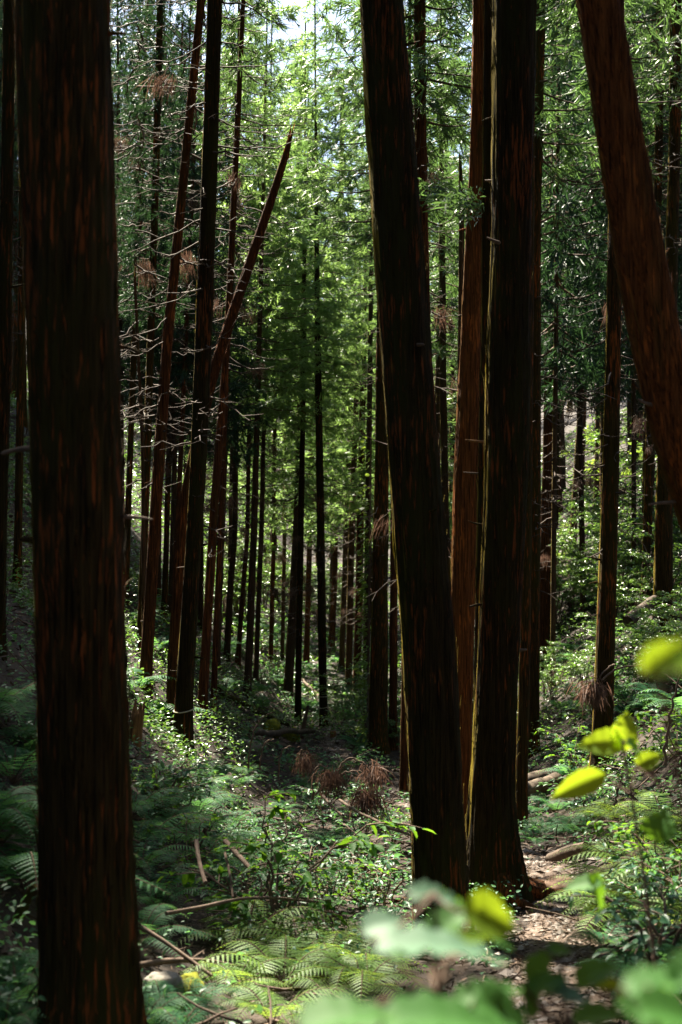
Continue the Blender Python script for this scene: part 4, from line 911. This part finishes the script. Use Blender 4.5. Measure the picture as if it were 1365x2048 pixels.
arch(P2(1180, 1540, 9.5), P2(1210, 1520, 9.3), P2(1260, 1545, 9), .007, 'thin bare twig arching before the ferny bank cedar', 0, 12, 'bare_stem', 'dead stem')
arch(P2(1228, 1610, 9), P2(1240, 1560, 9), P2(1246, 1545, 9), .010, 'short reddish stem standing in the right bank ferns', 0, 13, 'bare_stem', 'dead stem')
arch(P2(1330, 1530, 8.2), P2(1340, 1420, 8.2), P2(1362, 1340, 8.2), .012, 'bare upright stem at the right border above the ferns', 0, 14, 'bare_stem', 'dead stem')

# leafy side shoot between the front trunks
def shoot(px, py, d, px2, py2, label, seed):
    rg = np.random.default_rng(seed); a, b = P(px, py, d), P(px2, py2, d - .3); c = bez(a, (a + b) / 2 + np.array([0, 0, .05]), b, 8)
    st, lf = MB(), MB(); tube(st, c - a, np.linspace(.008, .003, 8), 5)
    n = 260; t = rg.uniform(.3, 1, n); B = np.stack([np.interp(t, np.linspace(0, 1, 8), c[:, k] - a[k]) for k in range(3)], -1) + rg.normal(size=(n, 3)) * np.array([.09, .09, .045])
    D = (b - a) * .8 + rg.normal(size=(n, 3)) * .4 * np.linalg.norm(b - a); strands(lf, B, D, rg.uniform(.06, .14, n), .016, 0, .2, rg)
    rt = thing('cedar_shoot', label, 'shoot', a); link('stem', st.mesh('stem', [M['branch_wood']]), rt); link('needles', lf.mesh('needles', [M['cedar']]), rt)
shoot(930, 420, 10.6, 850, 380, 'green cedar shoot reaching left from the orange-brown cedar', 1)
shoot(968, 430, 10.0, 930, 405, 'short green shoot on the edge of the slim rimmed stem', 2)
_m = MB(); _a = P(968, 884, 9.6); _b = P(930, 880, 9.4); tube(_m, bez(_a, (_a + _b) / 2, _b, 6) - _a, np.linspace(.012, .007, 6), 6)
tag(link('broken_twig', _m.mesh('broken_twig', [M['rot']]), None, _a), 'short broken branch stub poking left from the slim rimmed stem', 'twig')

# ------------------------------------------------------------------ blurred plants close to the camera
def big_leaf(parent, origin, px, py, L, W, ang, d, mat, tilt=.2, roll=0.):
    """one leaf: centre at that spot, length L and width W in metres, pointing ang (deg, in the vertical plane facing the path)"""
    c = P(px, py, d); a = R(ang)
    dr = np.array([math.cos(a), tilt, math.sin(a)]); dr = unit(dr)
    up = np.array([-math.sin(a) * .3, -.5 + roll, 1.0])
    s = unit(np.cross(dr, up)); nn = np.cross(s, dr)
    n, m = 12, 7; t = np.linspace(0, 1, n)
    w = W * .5 * np.sin(math.pi * np.clip(t, 0, 1) ** .75) ** .8 * (1 - .25 * t) * 1.15; w[0] = .001; w[-1] = .0005
    v = np.linspace(-1, 1, m)
    V = (dr[None, None] * ((t - .5) * L)[:, None, None] + s[None, None] * (w[:, None] * v[None])[..., None]
         + nn[None, None] * ((np.abs(v)[None] * w[:, None] * .25) - (t[:, None] - .4) ** 2 * L * .3 + .004 * np.sin(t * 40)[:, None] * np.abs(v)[None])[..., None])
    mb = MB(); ii = (np.arange(n - 1)[:, None] * m + np.arange(m - 1)[None]).ravel()
    mb.add(V, np.stack([ii, ii + 1, ii + m + 1, ii + m], -1))
    link('leaf', mb.mesh('leaf', [M[mat]]), parent, c - origin)
    return c - dr * L * .5
def leafy_plant(label, foot, specs, name='broadleaf_plant', cat='plant', zoom=1.15, rad=.005):
    foot = np.array(foot, float); rt = thing(name, label, cat, foot); ends = []
    for sp in specs:
        sp = list(sp); sp[2] *= zoom; sp[3] *= zoom; sp[5] *= zoom; ends.append(big_leaf(rt, foot, *sp))
    st = MB(); E = np.array(ends); top = E.mean(0); top[2] = E[:, 2].max()
    main = bez((0, 0, -.05), (top - foot) * np.array([.3, .3, .6]), top - foot, 12); tube(st, main, np.linspace(rad * 1.4, rad * .6, 12), 6)
    for e in E:
        k = int(np.clip(np.searchsorted(main[:, 2], e[2] - foot[2] - .08), 2, 11))
        tube(st, bez(main[k], (main[k] + e - foot) / 2 + np.array([0, 0, -.01]), e - foot, 6), np.linspace(rad * .5, rad * .3, 6), 5)
    link('stem', st.mesh('stem', [M['branch_wood']]), rt); return rt
gz = lambda x, y: (x, y, float(h(x, y)))
leafy_plant('large blurred broad-leaved plant with a leaf painted pale with sky sheen at the front of the path', gz(.12, 1.2), [
    (880, 1893, .112, .044, -4, 1.05, 'pale_leaf', .1, .3), (985, 1838, .055, .045, -18, 1.15, 'yellow_leaf', .3, -.6), (868, 1792, .055, .028, -8, 1.22, 'pale_leaf', .2), (770, 1850, .046, .036, 12, 1.2, 'pale_leaf', .2),
    (900, 1845, .05, .04, 40, 1.25, 'broad', .2), (930, 1880, .045, .02, 10, 1.1, 'yellow_leaf', .2), (955, 1800, .03, .02, 60, 1.3, 'yellow_leaf', .2), (905, 1810, .035, .02, 120, 1.3, 'broad', .2), (810, 1905, .04, .022, 190, 1.25, 'broad', .2), (1000, 1880, .035, .02, -30, 1.3, 'broad', .2), (840, 1880, .06, .03, 200, 1.25, 'broad', .2)])
leafy_plant('blurred green plant cropped by the lower edge left of the path', gz(.02, 1.0), [
    (690, 2035, .075, .05, 8, .95, 'broad', .2, .3), (900, 2040, .11, .05, -6, .98, 'broad', .2, .25), (790, 2050, .08, .05, 170, 1.0, 'broad', .2), (1010, 2030, .06, .05, -25, 1.1, 'broad', .2), (975, 1985, .07, .03, 10, 1.2, 'broad', .2)])
leafy_plant('blurred plant with pale oval leaves over the lower path', gz(.3, 1.5), [
    (1082, 1932, .045, .04, 60, 1.45, 'broad', .2, .2), (1150, 1995, .062, .034, -20, 1.4, 'pale_leaf', .2, .2), (1100, 1965, .05, .03, 20, 1.4, 'broad', .3), (1120, 1900, .03, .02, 0, 1.45, 'broad', .2),
    (1060, 2010, .05, .045, -70, 1.4, 'broad', .2), (1195, 1945, .055, .038, 25, 1.45, 'broad', .2), (1225, 1970, .045, .018, -5, 1.45, 'yellow_leaf', .2), (1265, 1985, .035, .028, 70, 1.45, 'yellow_leaf', .2), (1200, 2030, .06, .03, 5, 1.35, 'broad', .2)])
leafy_plant('blurred green plant at the lower right corner of the path', gz(.42, 1.3), [
    (1330, 1965, .085, .045, 4, 1.2, 'broad', .2, .3), (1350, 2030, .08, .05, -14, 1.15, 'broad', .2), (1285, 2025, .055, .04, 150, 1.25, 'broad', .2), (1390, 1930, .06, .04, 40, 1.2, 'broad', .2)], zoom=.88)
leafy_plant('blurred spray with glowing yellow-green leaves and a brown dry leaf at the right', gz(.7, 2.6), [
    (1203, 1487, .075, .044, 185, 2.0, 'yellow_leaf', .2, -1.3), (1250, 1462, .062, .042, 80, 2.0, 'yellow_leaf', .2, -1.5), (1155, 1572, .095, .040, 205, 2.0, 'yellow_leaf', .2, -1.3), (1300, 1520, .05, .03, 20, 2.0, 'yellow_leaf', .2, -1.2), (1270, 1500, .04, .035, -50, 1.95, 'broad', .2),
    (1300, 1550, .06, .04, -40, 2.0, 'brown_needles', .2), (1322, 1650, .05, .055, 75, 1.9, 'broad', .2), (1195, 1790, .07, .05, -70, 1.9, 'broad', .2), (1165, 1770, .06, .035, 190, 1.9, 'broad', .2)], zoom=1.3)
leafy_plant('single bright blurred leaf shoot entering from the right border', gz(.55, 1.6), [
    (1335, 1312, .078, .042, 30, 1.6, 'yellow_leaf', .2, -1.2), (1395, 1330, .06, .03, 10, 1.6, 'yellow_leaf', .2)], zoom=.625)

# ------------------------------------------------------------------ sky, sun, camera
w = bpy.data.worlds.new('World'); SC.world = w; w.use_nodes = True
nt = w.node_tree; bg = nt.nodes['Background']; sky = nt.nodes.new('ShaderNodeTexSky'); sky.sky_type = 'NISHITA'; sky.sun_disc = False
sky.sun_elevation = R(SUN_EL); sky.sun_rotation = R(SUN_AZ); sky.air_density = 1.0; sky.dust_density = 2.0; sky.ozone_density = 2.5
nt.links.new(sky.outputs[0], bg.inputs[0]); bg.inputs[1].default_value = .05
sl = bpy.data.lights.new('sun', 'SUN'); sl.energy = 5.0; sl.angle = R(.5); sl.color = (1, .91, .74)
so = bpy.data.objects.new('sun', sl); COL.objects.link(so); so.rotation_euler = Vector(-S).to_track_quat('-Z', 'Y').to_euler(); so.location = tuple(S * 60)
cam = bpy.data.cameras.new('camera'); cam.sensor_fit = 'VERTICAL'; cam.sensor_height = 36; cam.lens = 45; cam.clip_end = 1000; cam.clip_start = .05
cam.dof.use_dof = True; cam.dof.focus_distance = 13; cam.dof.aperture_fstop = 3.4
co = bpy.data.objects.new('camera', cam); COL.objects.link(co); co.location = (0, 0, CZ); co.rotation_euler = (R(90) + PITCH, 0, 0)
SC.camera = co
SC.view_settings.view_transform = 'Standard'; SC.view_settings.look = 'None'; SC.view_settings.exposure = 2.75; SC.view_settings.gamma = 1
cy = SC.cycles; cy.use_denoising = True; cy.max_bounces = 8; cy.diffuse_bounces = 2; cy.transmission_bounces = 4; cy.glossy_bounces = 2
cy.sample_clamp_indirect = 6
